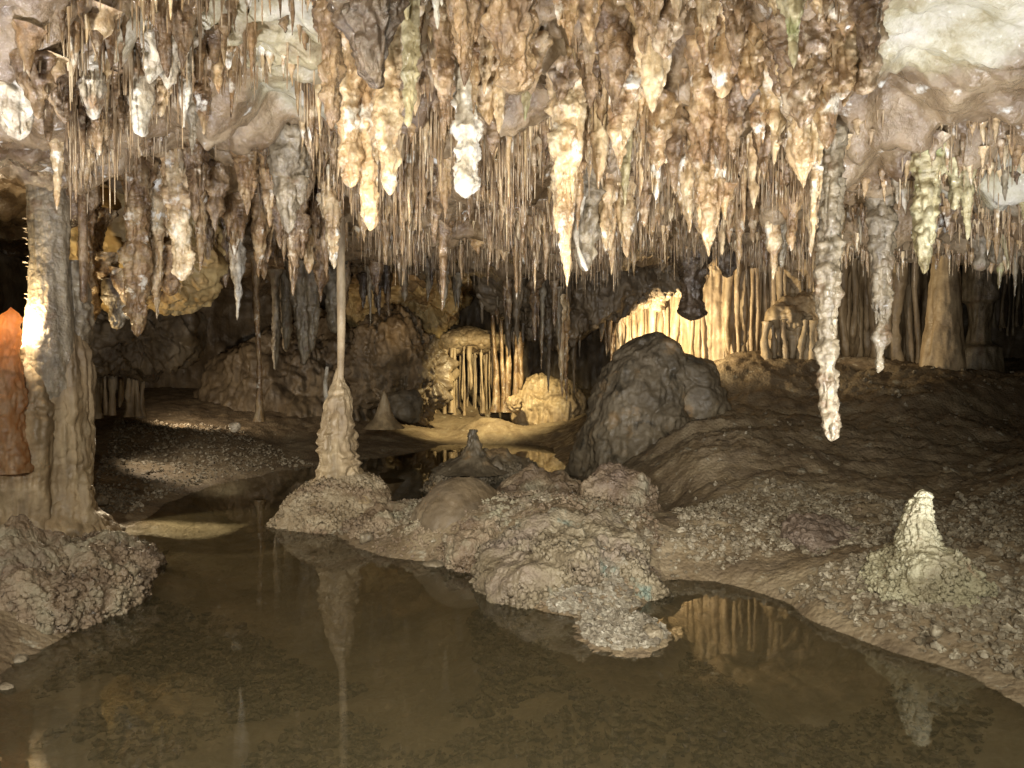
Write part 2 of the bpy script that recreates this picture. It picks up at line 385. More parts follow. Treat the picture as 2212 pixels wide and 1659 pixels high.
FP = [ # u, v, z
 (-300, 1700, -.02), (0, 1659, -.04), (300, 1659, -.10), (800, 1659, -.16), (1300, 1659, -.15), (1800, 1659, -.20), (2212, 1659, -.14), (2500, 1659, .0),
 (600, 1900, -.14), (1500, 1900, -.14), (0, 2100, -.1), (2200, 2100, -.1),
 (150, 1520, -.06), (400, 1450, -.10), (700, 1450, -.20), (950, 1400, -.20), (1150, 1400, -.07), (1300, 1420, -.02), (1420, 1460, -.04), (1560, 1500, -.08), (1750, 1450, -.28), (1950, 1520, -.16), (2100, 1560, -.09),
 (400, 1290, -.16), (600, 1260, -.20), (850, 1240, -.16), (1000, 1230, -.10), (400, 1180, -.08), (550, 1140, -.14), (500, 1090, -.14), (640, 1050, -.18), (330, 1130, -.02),
 (820, 1030, -.16), (880, 1060, -.10), (1200, 1035, -.10), (1240, 1050, -.06), (1080, 962, -.08), (1000, 965, -.06), (1180, 970, -.05),
 (0, 1440, .0), (100, 1390, .0), (185, 1320, .0), (250, 1260, .01), (235, 1180, .02), (200, 1120, .03), (290, 1110, .02), (400, 1065, .0), (530, 1030, .0), (680, 1006, .0), (780, 996, .0), (900, 975, .0), (960, 945, .02),
 (-200, 1300, .25), (0, 1250, .22), (120, 1230, .15), (-100, 1150, .3), (60, 1180, .1), (260, 1060, .09), (240, 1000, .20), (400, 990, .13), (600, 965, .12), (800, 950, .12), (900, 930, .14),
 (300, 930, .40), (500, 920, .36), (700, 920, .3), (850, 900, .34), (950, 915, .2), (1100, 925, .12), (1050, 900, .38), (1200, 925, .2),
 (700, 1120, .03), (830, 1140, .06), (960, 1130, .20), (1100, 1140, .24), (1150, 1225, .10), (1250, 1150, .26), (1300, 1200, .22), (1200, 1090, .12), (1300, 1300, .03), (1400, 1340, .02), (1460, 1370, -.01),
 (1420, 1255, .0), (1520, 1248, .01), (1640, 1275, .01), (1740, 1325, .01), (1840, 1365, .01), (1920, 1395, .01), (2060, 1430, .01), (2212, 1490, .01), (2400, 1560, .02),
 (1500, 1300, -.14), (1560, 1285, -.14), (1470, 1340, -.08), (1490, 1275, -.10), (1660, 1320, -.16), (1600, 1335, -.22), (1750, 1390, -.16), (1480, 1200, .10), (1600, 1190, .14), (1700, 1150, .17), (1760, 1250, .12), (1850, 1280, .12), (2100, 1300, .16), (2212, 1350, .12), (2212, 1200, .24), (2000, 1170, .20), (2400, 1250, .2),
 (1330, 1080, .05), (1450, 1080, .12), (1600, 1080, .22), (1900, 1080, .26), (2212, 1100, .3), (1500, 1000, .42), (1800, 1000, .42), (2212, 1000, .45), (1500, 920, .65), (1800, 910, .70), (2212, 900, .72),
 (1560, 850, .95), (1800, 845, .98), (2050, 850, .98), (2212, 830, 1.05), (2500, 900, .9), (2500, 1050, .5)]
FD = [ # u, d, z
 (1560, 9.9, 1.27), (1700, 9.9, 1.27), (1850, 9.8, 1.26), (2050, 9.6, 1.2), (2212, 9.6, 1.18), (2500, 9.8, 1.3),
 (1500, 11.5, 1.25), (1800, 11.5, 1.25), (2200, 12, 1.3), (1500, 14, 1.2), (2000, 14.5, 1.3), (2212, 16, 1.5),
 (1330, 10.2, .35), (1330, 12, .6), (1330, 15, .6), (1050, 15.5, .45), (800, 15.5, .6), (500, 14.5, .7), (250, 13, .6), (0, 12, .6), (-300, 10, .6), (-300, 7, .5),
 (0, 8.5, .35), (100, 10.5, .35), (1000, 17.5, .7), (300, 17, .9), (1330, 17.5, .8), (-300, 4.5, .3)]
fpts = [np.append(onz(u, v, max(z, 0.0))[:2], z) for u, v, z in FP] + [np.array([(u - 1106) / 1670 * d, d, z]) for u, d, z in FD]
fpts = np.array(fpts)
_ff = tps(warp(fpts[:, :2]), fpts[:, 2], 1e-3)
def floor_z(xy, detail=True):
    xy = np.asarray(xy, float)
    z = _ff(warp(xy))
    z = np.clip(z, -.4, 2.2)
    P = np.concatenate([xy, np.zeros((len(xy), 1))], 1)
    a = np.clip((z + .02) / .2, 0.0, 1)
    z = z + fbm(P, 1.1, 4, 2) * .05 * (.3 + a) + fbm(P, 5, 4, 21) * .022 * (.45 + a)
    if detail:
        z = z + fbm(P, 24, 3, 31) * .009
        m = np.clip(fbm(P, 1.6, 3, 41) * 3 + .55, 0, 1)
        z = z + knobs(P, 21, 51) * .010 * m + knobs(P, 44, 52) * .005
        # terraces of washed mud on the slope on the right
        s = np.clip((z - .12) * 3, 0, 1) * np.clip((xy[:, 0] - .3), 0, 1)
        Pw = P + .25 * np.stack([fbm(P, 1.5, 3, 61), fbm(P, 1.5, 3, 62), 0 * z], 1)
        z = z + s * (.16 * (.25 - np.abs(fbm(Pw * np.array([.6, 1.3, 1]), 1.5, 5, 63, .6))) + .05 * (.3 - np.abs(fbm(Pw * np.array([.7, 1.2, 1]), 6, 4, 64))) + .02 * fbm(P, 22, 3, 65))
        z = z + .03 * (.3 - np.abs(fbm(P, 5, 4, 68))) * np.clip((z - .03) * 8, 0, 1)
    return z
def polar(t0, t1, nt, y0, y1, ny):
    t = np.linspace(t0, t1, nt)[None, :]; y = np.geomspace(y0, y1, ny)[:, None]
    return np.stack([(t * (y + .5)), y + 0 * t], -1).reshape(-1, 2)
nt, ny = 760, 620
XY = polar(-1.15, 1.15, nt, 1.2, 19, ny)
fz = floor_z(XY)
o = link('cave_floor', mesh('cave_floor', np.column_stack([XY, fz]), gfaces(ny, nt, False), MUD)); tag(o, kind='structure')
# rest of the ground, behind and beside the viewer
XY = np.stack(np.meshgrid(np.linspace(-9, 9, 90), np.linspace(-4, 1.25, 30)), -1).reshape(-1, 2)
zz = -.16 + .03 * fbm(np.column_stack([XY, 0 * XY[:, 0]]), 2, 3) + np.clip(abs(XY[:, 0]) - 3, 0, 3) * .2
o = link('cave_floor', mesh('cave_floor', np.column_stack([XY, zz]), gfaces(30, 90, False), MUD)); tag(o, kind='structure')
# water
V = np.array([[-13, -4, 0], [13, -4, 0], [13, 17, 0], [-13, 17, 0]], float)
o = link('pool_water', mesh('pool_water', V, np.array([[0, 1, 2, 3]]), WATER)); tag(o, kind='structure')

CPT = [ # u, d, z of the ceiling
 (-300, 2, 2.55), (0, 2, 2.5), (560, 2, 2.55), (1106, 1.6, 2.55), (1700, 2, 2.55), (2212, 2, 2.5), (2600, 2, 2.4),
 (0, 3, 2.45), (300, 3, 2.45), (560, 3, 2.66), (800, 3, 2.5), (1106, 3, 2.5), (1500, 3, 2.48), (1800, 3, 2.5), (2050, 3, 2.60), (2212, 2.8, 2.62), (2500, 3, 2.5),
 (100, 4, 2.45), (400, 4, 2.55), (620, 4, 2.62), (750, 4, 2.42), (1000, 3.9, 2.46), (1300, 4, 2.38), (1600, 4, 2.38), (1900, 4, 2.42), (2150, 3.8, 2.36), (2500, 4, 2.3),
 (0, 5.5, 2.7), (300, 5.5, 2.78), (500, 5.5, 2.74), (750, 5.2, 2.5), (1000, 5.2, 2.44), (1300, 5.2, 2.36), (1600, 5.2, 2.34), (1950, 5, 2.30), (2212, 5, 2.26), (2500, 5, 2.2),
 (0, 7, 2.9), (300, 7.5, 2.9), (550, 7, 2.75), (800, 7, 2.6), (1100, 7, 2.48), (1400, 7, 2.34), (1700, 7, 2.40), (2000, 7, 2.42), (2212, 7, 2.34), (2500, 7, 2.3),
 (0, 10, 3.0), (400, 10, 2.9), (800, 10, 2.7), (1200, 10, 2.6), (1600, 10, 2.8), (2000, 10, 2.8), (2400, 10, 2.7),
 (300, 14, 3.0), (800, 14, 2.9), (1200, 14, 2.8), (1700, 13, 2.9), (2200, 14, 2.9), (400, 18, 3), (1200, 18, 2.9), (2000, 18, 2.9)]
cp = np.array([[(u - 1106) / 1670 * d, d, z] for u, d, z in CPT])
_cf = tps(warp(cp[:, :2]), cp[:, 2], 1e-3)
def pale_zone(xy):
    """where the bare pale bedrock of the ceiling shows between the crusts"""
    P = np.column_stack([xy, 0 * xy[:, 0]]); n_ = fbm(P, 2.2, 4, 91) * .5 + fbm(P, 9, 3, 92) * .15
    out = np.zeros(len(xy))
    for (u, d, ru, rd) in [(575, 3.1, .34, .55), (2090, 2.8, .36, .50), (2180, 4.2, .35, .5), (1430, 7.0, .6, .5), (640, 3.9, .22, .35)]:
        q = np.hypot((xy[:, 0] - (u - 1106) / 1670 * d) / ru, (xy[:, 1] - d) / rd)
        out = np.maximum(out, np.clip((1.15 - q + n_) * 3.5, 0, 1))
    return out
def ceil_z(xy, detail=True):
    xy = np.asarray(xy, float)
    P = np.concatenate([xy, np.zeros((len(xy), 1))], 1)
    z = _cf(warp(xy)) + fbm(P, .9, 3, 7) * .10 - np.abs(fbm(P * np.array([1, 1.7, 1]), 1.9, 4, 77)) * .24 + .06
    q_ = fbm(P, 1.2, 3, 78) * 3; z = z - .11 * (1 / (1 + np.exp(-14 * (q_ - .1)))) + .05
    z = z - np.clip(fbm(P, 1.7, 4, 8) * 2, 0, 1) * .07
    if detail:
        z = z + fbm(P, 6, 4, 9) * .04
        m = np.clip(fbm(P, 1.5, 2, 10) * 4 + .3, 0, 1)
        m = m * (1 - .8 * pale_zone(xy))
        z = z - knobs(P, 11, 12) * .045 * m - knobs(P, 27, 13) * .022 * m + .11 * np.abs(fbm(P * np.array([.6, 1.5, 1]), 2.6, 5, 14, .6)) * (1 - m)
    return z
nt, ny = 620, 520
XY = polar(-1.15, 1.15, nt, .7, 19, ny)
me = mesh('cave_ceiling', np.column_stack([XY, ceil_z(XY)]), gfaces(ny, nt, False), CEIL)
at_ = me.attributes.new('bare', 'FLOAT', 'POINT'); at_.data.foreach_set('value', pale_zone(XY).astype(np.float32))
o = link('cave_ceiling', me); tag(o, kind='structure')
_nt = CEIL.node_tree; _b = _nt.nodes['Principled BSDF']; _src = _b.inputs['Base Color'].links[0].from_socket
_a = _nt.nodes.new('ShaderNodeAttribute'); _a.attribute_name = 'bare'
_n = _nt.nodes.new('ShaderNodeTexNoise'); _n.inputs['Scale'].default_value = 2.6; _n.inputs['Detail'].default_value = 9; _n.inputs['Roughness'].default_value = .7; _g = _nt.nodes.new('ShaderNodeNewGeometry'); _nt.links.new(_g.outputs['Position'], _n.inputs['Vector'])
_cr = _nt.nodes.new('ShaderNodeValToRGB'); _e = _cr.color_ramp.elements; _e[0].position = .32; _e[0].color = (.20, .15, .08, 1); _e[1].position = .68; _e[1].color = (.50, .47, .42, 1); _x = _e.new(.45); _x.color = (.31, .27, .16, 1); _x = _e.new(.54); _x.color = (.42, .39, .29, 1)
_nt.links.new(_n.outputs['Fac'], _cr.inputs[0]); _m = _nt.nodes.new('ShaderNodeMix'); _m.data_type = 'RGBA'; _nt.links.new(_a.outputs['Fac'], _m.inputs[0]); _nt.links.new(_src, _m.inputs[6]); _nt.links.new(_cr.outputs[0], _m.inputs[7]); _nt.links.new(_m.outputs[2], _b.inputs['Base Color'])

def wallsheet(name, plan, z0, z1, res, mat, amp=.25, ribs=0.0, seed=0):
    plan = np.asarray(plan, float)
    seg = np.linalg.norm(np.diff(plan, axis=0), axis=1); s = np.concatenate([[0], np.cumsum(seg)])
    n = int(s[-1] / res); q = np.linspace(0, s[-1], n)
    x = np.interp(q, s, plan[:, 0]); y = np.interp(q, s, plan[:, 1])
    k = np.ones(25) / 25; xp = np.pad(x, 12, 'edge'); yp = np.pad(y, 12, 'edge'); x = np.convolve(xp, k, 'valid'); y = np.convolve(yp, k, 'valid')
    dx, dy = np.gradient(x), np.gradient(y); l = np.hypot(dx, dy) + 1e-9
    m = int((z1 - z0) / res); z = np.linspace(z0, z1, m)
    V = np.stack([np.repeat(x[None], m, 0), np.repeat(y[None], m, 0), np.repeat(z[:, None], n, 1)], -1).reshape(-1, 3)
    N = np.stack([np.tile(dy / l, m), np.tile(-dx / l, m), np.zeros(m * n)], 1)
    D = amp * fbm(V, [.55, .55, .8], 5, seed) + amp * .5 * fbm(V, [2.2, 2.2, 1.2], 4, seed + 5)
    if ribs: D = D + ribs * fbm(V, [6, 6, .5], 3, seed + 9)
    D = D + .02 * knobs(V, 9, seed)
    V = V + N * D[:, None]
    return V, gfaces(m, n, False)
plan = [(-5.2, -3), (-5.3, 3), (-6.2, 6), (-7.6, 9), (-8.4, 12), (-7.6, 15.5), (-4, 17), (0, 17.3), (3.2, 17), (4.5, 15), (5.5, 13.2), (7.4, 13.5), (9.5, 12.5), (8.6, 8), (6.5, 5), (5.2, 2), (5.0, -3)]
o = link('cave_wall', mesh('cave_wall', *wallsheet('cave_wall', plan, -.6, 3.6, .045, WALL, .3, .08), WALL)); tag(o, kind='structure')

rng = random.Random(7)
def cz(x, y): return float(ceil_z(np.array([[x, y]]))[0])
def fzz(x, y): return float(floor_z(np.array([[x, y]]))[0])

def stone(rg, sub=1):
    n = 6; m = 4
    ph = np.linspace(0.05, np.pi - .05, m)[:, None]; th = np.linspace(0, 2 * np.pi, n, endpoint=False)[None] + rg.random()
    V = np.stack([np.sin(ph) * np.cos(th), np.sin(ph) * np.sin(th), np.cos(ph) + 0 * th], -1).reshape(-1, 3)
    V = V * (1 + np.array([[rg.uniform(-.25, .25)] for _ in range(len(V))]))
    V[:n] = V[:n].mean(0) + (V[:n] - V[:n].mean(0)) * 2.5; V[-n:] = V[-n:].mean(0) + (V[-n:] - V[-n:].mean(0)) * 2.5
    F = gfaces(m, n)
    cap = [[0, 3, 2, 1], [0, 5, 4, 3], [(m - 1) * n + 0, (m - 1) * n + 1, (m - 1) * n + 2, (m - 1) * n + 3], [(m - 1) * n, (m - 1) * n + 3, (m - 1) * n + 4, (m - 1) * n + 5]]
    return V, np.concatenate([F, np.array(cap)])
rs = random.Random(15)
protos = [stone(rs) for _ in range(12)]
def studs(part, n, s0, s1, seed, zmin=-.05, zmax=9):
    """crust fragments sitting on the surface of a part, in the same mesh"""
    V, F = part; rq = random.Random(seed); r = np.random.RandomState(seed)
    ok = np.where((V[:, 2] > zmin) & (V[:, 2] < zmax + .1 * fbm(V, 4, 2, seed)) & (fbm(V, 5.5, 3, seed + 1) > rq.uniform(-.45, .05)))[0]
    if len(ok) == 0: return []
    # weight by local spacing so poles are not crowded
    e = np.linalg.norm(V[F[:, 0]] - V[F[:, 1]], axis=1) * np.linalg.norm(V[F[:, 0]] - V[F[:, 3]], axis=1)
    wv = np.zeros(len(V)); np.add.at(wv, F[:, 0], e); pr = wv[ok] / wv[ok].sum()
    VV = []; FF = []; m = 0
    for k in r.choice(ok, n, p=pr):
        S0, F0 = protos[rq.randrange(12)]; s_ = s0 + (s1 - s0) * rq.random() ** 2
        W = S0 * np.array([s_ * rq.uniform(.7, 1.2), s_ * rq.uniform(.7, 1.2), s_ * rq.uniform(.6, 1.1)]); a = rq.random() * 6.28
        W = np.stack([W[:, 0] * math.cos(a) - W[:, 1] * math.sin(a), W[:, 0] * math.sin(a) + W[:, 1] * math.cos(a), W[:, 2]], 1) + V[k]
        VV.append(W); FF.append(F0 + m); m += len(W)
    return [(np.concatenate(VV), np.concatenate(FF))]

# ------------------------------------------------------------------ the large stalactites, one by one
S = [ # tip u, tip v, distance, width, material, options, label
 (28, 300, 2.8, 112, WHITE, dict(subs=12, blunt=.2), 'lumpy pale grey stalactite in the top left corner, hanging over the broken pillar'),
 (98, 196, 2.95, 70, WHITE, dict(subs=8, blunt=.5), 'blunt whitish stalactite with a knobbed end beside the corner one'),
 (167, 224, 2.9, 55, TAN, dict(subs=7), 'smooth tan stalactite ending just above the broken pillar'),
 (222, 146, 2.9, 42, TAN, dict(subs=6), 'short tan stalactite between the smooth tan one and the long white one'),
 (312, 298, 2.9, 58, WHITE, dict(subs=12, blunt=.35, crust=.5), 'bright white bumpy stalactite over the yellow rock, longest of its bunch'),
 (354, 254, 3.0, 55, CREAM, dict(subs=9), 'cream stalactite with folded ridges touching the bright white bumpy one'),
 (417, 337, 3.7, 30, GREY, dict(subs=3), 'thin grey rod stalactite in front of the yellow ledge'),
 (440, 292, 3.5, 36, TAN, dict(subs=6), 'glistening brown stalactite beside the thin grey rod'),
 (533, 467, 5.0, 42, TAN, dict(subs=6, crust=.5), 'pointed orange brown bumpy stalactite below the yellow ledge'),
 (581, 493, 5.0, 28, TAN, dict(subs=4, crust=.5), 'slim orange stalactite beside the pointed bumpy one'),
 (627, 506, 4.6, 72, GREY, dict(subs=10), 'long broad grey stalactite leading toward the slender column'),
 (387, 607, 5.2, 52, CREAM, dict(subs=14, blunt=.6, crust=.6), 'rugged cream stalactite with a blunt end above the dark hollow'),
 (425, 480, 5.0, 42, BROWN, dict(subs=6), 'dark brown stalactite close beside the rugged cream one'),
 (301, 728, 6.1, 56, TAN, dict(subs=14, blunt=.5, crust=.6), 'long coral-like tan stalactite in front of the yellow rock'),
 (340, 690, 6.3, 42, CREAM, dict(subs=8, crust=.5), 'pale ragged stalactite behind the coral-like one at the edge of the yellow rock'),
 (189, 742, 6.3, 40, TAN, dict(subs=8, crust=.5), 'ragged tan stalactite beside the broken pillar, low over the brown overhang'),
 (512, 692, 7.2, 40, WHITE, dict(subs=5), 'pale pointed stalactite alone before the black hollow'),
 (434, 590, 6.2, 34, TAN, dict(subs=5), 'small tan forked stalactite above the black hollow'),
 (716, 581, 5.6, 46, CREAM, dict(subs=10, crust=.5), 'knobbly pale stalactite directly beside the tube of the slender column'),
 (665, 592, 5.9, 40, TAN, dict(subs=8, crust=.5), 'knobbly brown stalactite second from the tube of the slender column'),
 (712, 277, 2.35, 60, BROWN, dict(subs=16, blunt=.35, crust=.6), 'dark brown stalactite studded with lit round knobs'),
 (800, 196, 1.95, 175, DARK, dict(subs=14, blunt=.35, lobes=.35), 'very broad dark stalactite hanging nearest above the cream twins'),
 (795, 500, 2.95, 62, CREAM, dict(subs=14, blunt=.45, crust=.45), 'longest bright cream stalactite with a white rounded tip'),
 (762, 405, 2.9, 60, CREAM, dict(subs=9, blunt=.6, crust=.5), 'broad cream stalactite ending halfway down the longest bright one'),
 (840, 424, 2.85, 66, CREAM, dict(subs=12, blunt=.3, crust=.4), 'greyish cream twin stalactite with lobes and a fine pointed tip'),
 (885, 277, 2.65, 42, GREEN, dict(subs=6, blunt=.4), 'pale stalactite with a green tinged blunt end'),
 (945, 64, 2.1, 42, WHITE, dict(subs=3), 'short milky stalactite at the top edge between two dark masses'),
 (963, 310, 2.75, 55, BROWN, dict(subs=8), 'brown stalactite with a paler pointed tip'),
 (1008, 430, 2.95, 50, WHITE, dict(subs=10, blunt=.8, crust=.6), 'blunt stalactite crusted in bright white, between the cream twins and the long needle-tipped one'),
 (1024, 249, 2.7, 34, TAN, dict(subs=4), 'small tan stalactite above the white crusted blunt one'),
 (1075, 290, 2.9, 50, CREAM, dict(subs=9), 'orange and cream forked stalactite under the dark central mass'),
 (1100, 205, 1.95, 150, BROWN, dict(subs=14, blunt=.35, lobes=.35), 'massive dark brown glossy stalactite in the middle of the top edge'),
 (995, 190, 2.15, 110, BROWN, dict(subs=9), 'dark folded stalactite joined between the two massive ones'),
 (1136, 262, 3.1, 26, GREEN, dict(subs=5), 'small yellowish fan-topped stalactite with a thin stem tip'),
 (1130, 528, 4.5, 19, BROWN, dict(subs=0, p=.5), 'smooth slender reddish brown stalactite like a carrot'),
 (1219, 620, 3.3, 62, CREAM, dict(subs=14, crust=.4), 'long cream stalactite reaching lowest in the middle, with a needle tip'),
 (1250, 500, 3.5, 32, TAN, dict(subs=6, crust=.5), 'tan companion stalactite just behind the long cream needle-tipped one'),
 (1270, 586, 4.3, 58, GREY, dict(subs=6, blunt=.4), 'dark grey stalactite rimmed by a curved white ribbon'),
 (1352, 450, 3.4, 46, GREEN, dict(subs=3, p=.9), 'pale green tinged stalactite with a smooth shell-like swelling'),
 (1406, 516, 5.0, 30, TAN, dict(subs=5), 'small brown stalactite with a sparkling tip below the shell-like one'),
 (1536, 556, 3.25, 82, TAN, dict(subs=16, crust=.4), 'big conical tan stalactite pointing at the lit column curtain'),
 (1671, 360, 3.0, 52, CREAM, dict(subs=9), 'pinkish cream stalactite hanging beside the broad pink mass'),
 (1744, 408, 2.95, 100, CREAM, dict(subs=16), 'broad pink and cream mass of a stalactite narrowing to a glossy tip'),
 (1637, 330, 3.2, 34, TAN, dict(subs=5), 'slim amber stalactite left of the broad pink mass'),
 (1869, 204, 2.6, 60, BROWN, dict(subs=9, blunt=.3), 'brown stalactite at the edge of the bare pale ceiling'),
 (1824, 216, 2.6, 52, TAN, dict(subs=9, blunt=.3), 'tan smooth-lobed stalactite beside the brown one at the bare ceiling'),
 (1711, 150, 2.4, 48, GREEN, dict(subs=5), 'green streaked stalactite at the top edge over the pink mass'),
 (1787, 954, 3.75, 44, GREY, dict(subs=30, blunt=.62, crust=.8, wob=.5, p=.5), 'longest stalactite, grey green and encrusted, reaching down past the ledge'),
 (1759, 522, 3.7, 30, CREAM, dict(subs=5), 'cream stalactite attached along the top of the longest one'),
 (1900, 806, 4.3, 44, GREY, dict(subs=14, blunt=.3, crust=.5, wob=.4), 'second longest stalactite, pale and twisted, with a thin stub tip'),
 (2002, 592, 3.9, 52, GREEN, dict(subs=12, crust=.4, blunt=.25), 'yellowish white stalactite before the wide brown column'),
 (2059, 455, 3.9, 30, GREEN, dict(subs=5, blunt=.3), 'short lime tinged stalactite between the two yellowish ones'),
 (2087, 520, 3.9, 32, GREEN, dict(subs=6, crust=.4), 'slim yellowish stalactite beyond the lime tinged short one'),
 (2121, 586, 5.2, 38, GREY, dict(subs=6, blunt=.3), 'grey stalactite, first of the ragged row over the dark far hollow'),
 (2152, 570, 5.3, 36, GREY, dict(subs=6, blunt=.3), 'grey stalactite, second of the ragged row over the dark far hollow'),
 (2192, 556, 5.3, 36, GREY, dict(subs=6, blunt=.3), 'grey stalactite, last of the ragged row over the dark far hollow'),
 (1692, 578, 5.2, 34, GREY, dict(subs=6, crust=.5), 'grey green ragged stalactite above the dim columns'),
 (1884, 535, 4.8, 18, CREAM, dict(subs=1), 'thin pale stalactite left of the second longest one'),
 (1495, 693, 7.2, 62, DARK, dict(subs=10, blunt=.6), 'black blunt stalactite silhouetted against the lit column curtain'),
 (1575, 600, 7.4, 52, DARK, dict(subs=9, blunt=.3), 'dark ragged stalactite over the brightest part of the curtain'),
 (1460, 40, 2.2, 60, TAN, dict(subs=10), 'tan bunch of stubby stalactites at the top edge'),
 (1390, 120, 2.5, 40, BROWN, dict(subs=6), 'brown wavy stalactite by the dark ceiling gap'),
 (1225, 100, 2.3, 62, TAN, dict(subs=14), 'tan many-fingered stalactite beside the massive dark one'),
 (1270, 190, 2.6, 44, BROWN, dict(subs=9), 'brown many-fingered stalactite behind the tan one'),
 (1590, 150, 2.5, 70, BROWN, dict(subs=12), 'reddish brown knotted stalactite above the big conical one'),
 (1530, 110, 2.4, 50, TAN, dict(subs=9), 'orange brown stalactite above the tip of the knotted group'),
]
for (u, v, d, wd, mat, opt, lab) in S:
    p = at(u, v, d); r = wd / 2 / 1670 * d * .82
    zt = cz(p[0], p[1]) + .05
    o = objmesh('stalactite', cluster(p[0], p[1], zt, p[2], r, d, rng, **opt), mat, None, np.array([p[0], p[1], zt]))
    tag(o, lab, 'stalactite')
    if 'ribbon' in lab:
        tt = np.linspace(0, 1, 26); pts = np.array([at(1262 - 24 * math.sin(2.4 * q) + 22 * q * q, 425 + 160 * q, d - .10) for q in tt])
        child('white_ribbon', [tube(pts, .009 + .007 * np.sin(tt * 9) ** 2, 8, lambda V, rad: .006 * fbm(V, 30, 3, 2))], WHITE, o)

# ------------------------------------------------------------------ middle sized stalactites in belts
def belt(n, u0, u1, d0, d1, l0, l1, w0, w1, mats, lab, grp, seed, bias=1.0, subs=3, avoid=None, crust=.35):
    rg = random.Random(seed); k = 0
    while k < n:
        d = d0 + (d1 - d0) * rg.random() ** bias; u = rg.uniform(u0, u1)
        x = (u - 1106) / 1670 * d
        if avoid and avoid(u, d): continue
        L = rg.uniform(l0, l1) * (.6 + .6 * rg.random()); r = rg.uniform(w0, w1)
        if r > L * .22: r = L * .22
        z = cz(x, d) + .03
        o = objmesh('stalactite', cluster(x, d, z, z - L - .03, r, d, rg, subs=rg.randint(0, subs), crust=crust, wob=.3, seg_px=2.0), rg.choice(mats), None, np.array([x, d, z]))
        tag(o, lab, 'stalactite', grp); k += 1
belt(16, 130, 500, 2.9, 3.8, .12, .30, .014, .03, [TAN, BROWN, CREAM], 'small brown stalactite in the glistening fringe above the broken pillar and yellow ledge', 'small stalactites above the yellow ledge', 11)
belt(30, 400, 730, 5.4, 8.0, .45, .85, .035, .075, [TAN, BROWN, BROWN], 'bumpy brown stalactite in the crowd above the black hollow', 'brown stalactites above the black hollow', 12, crust=.6, subs=8)
belt(30, 850, 1330, 4.2, 8.2, .22, .50, .014, .035, [BROWN, TAN, BROWN], 'thin brown stalactite in the dense fringe over the middle of the pool', 'thin stalactites over the middle of the pool', 13)
belt(34, 1250, 1780, 3.4, 5.8, .2, .44, .025, .05, [TAN, BROWN, CREAM], 'small glossy tan stalactite in the fringe between the big conical one and the middle', 'small stalactites over the island shore', 14)
belt(22, 1800, 2230, 3.8, 6.6, .10, .28, .012, .03, [TAN, GREEN, CREAM, GREY], 'small yellowish stalactite in the fringe below the bare pale ceiling', 'small stalactites below the bare ceiling', 15)
belt(38, 700, 1880, 2.2, 3.3, .22, .42, .035, .065, [TAN, BROWN, BROWN, CREAM], 'stubby wet brown stalactite at the top between the large ones', 'stubby stalactites along the top', 16, subs=12, crust=.5)
belt(16, 40, 460, 2.5, 3.3, .2, .38, .03, .055, [TAN, WHITE, BROWN], 'stubby stalactite at the top over the broken pillar', 'stubby stalactites over the broken pillar', 17, subs=5)

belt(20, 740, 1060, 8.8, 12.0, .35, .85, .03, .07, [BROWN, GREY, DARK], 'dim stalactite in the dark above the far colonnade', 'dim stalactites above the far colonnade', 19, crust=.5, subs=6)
# soda straws
def straw(x, y, z, L, r, rg, segs=5):
    n = 4; t = np.linspace(0, 1, n)
    path = np.stack([x + r * rg.uniform(-1, 1) * t, y + 0 * t, z - L * t], 1)
    return tube(path, r * np.array([2.0, 1.1, .9, .5]), segs)
def straw_spots(n, seed):
    rg = random.Random(seed); out = []
    Z = [(150, 560, 2.8, 4.3, .05, .24, .7), (560, 860, 3.6, 7.5, .05, .22, .9), (850, 1340, 3.4, 8.6, .06, .28, 3.0), (1300, 1800, 3.2, 7.4, .05, .20, 2.6), (1800, 2240, 3.6, 8.0, .03, .16, 1.5), (860, 1880, 2.4, 3.5, .03, .10, .6), (60, 860, 2.4, 3.4, .03, .12, .7)]
    wts = [z[-1] for z in Z]
    while len(out) < n:
        u0, u1, d0, d1, l0, l1, _ = rg.choices(Z, wts)[0]
        d = rg.uniform(d0, d1); u = rg.uniform(u0, u1); x = (u - 1106) / 1670 * d
        out.append((x, d, l0 + (l1 - l0) * rg.random() ** 1.6 * (.6 + .7 * rg.random()), .002 + .004 * rg.random() ** 2))
    a = np.array(out); 
    P = np.column_stack([a[:, :2], np.zeros(len(a))])
    cl = fbm(P, 2.3, 3, 71)
    keep = cl > np.random.RandomState(seed).uniform(-.16, .10, len(a))
    keep &= pale_zone(a[:, :2]) < np.random.RandomState(seed + 1).uniform(.1, 1.4, len(a))
    a[:, 2] *= np.clip(.75 + 2.2 * cl, .45, 1.7)
    a = a[keep]; z = ceil_z(a[:, :2])
    return a, z
a, z = straw_spots(12000, 5)
order = np.argsort(-(a[:, 2] / a[:, 1])); near = order[:280]; rest = order[280:]
rg = random.Random(3)
sm = [mesh('soda_straw', *straw(0, 0, .02, 1.02, .0035, rg, 6), STRAW) for _ in range(6)]
for i in near:
    o = link('soda_straw', sm[i % 6]); o.location = (a[i, 0], a[i, 1], z[i]); o.scale = (1, 1, a[i, 2])
    tag(o, 'thin straw-like dripstone hanging among the larger stalactites', 'soda straw', 'soda straws on the ceiling')
parts = [straw(a[i, 0], a[i, 1], z[i] + .02, a[i, 2] + .02, a[i, 3], rg, 4 if a[i, 1] > 4 else 5) for i in rest]
o = objmesh('soda_straw_fringe', parts, STRAW);
tag(o, 'countless fine straws forming the fringe under the ceiling', 'dripstone fringe', kind='stuff')
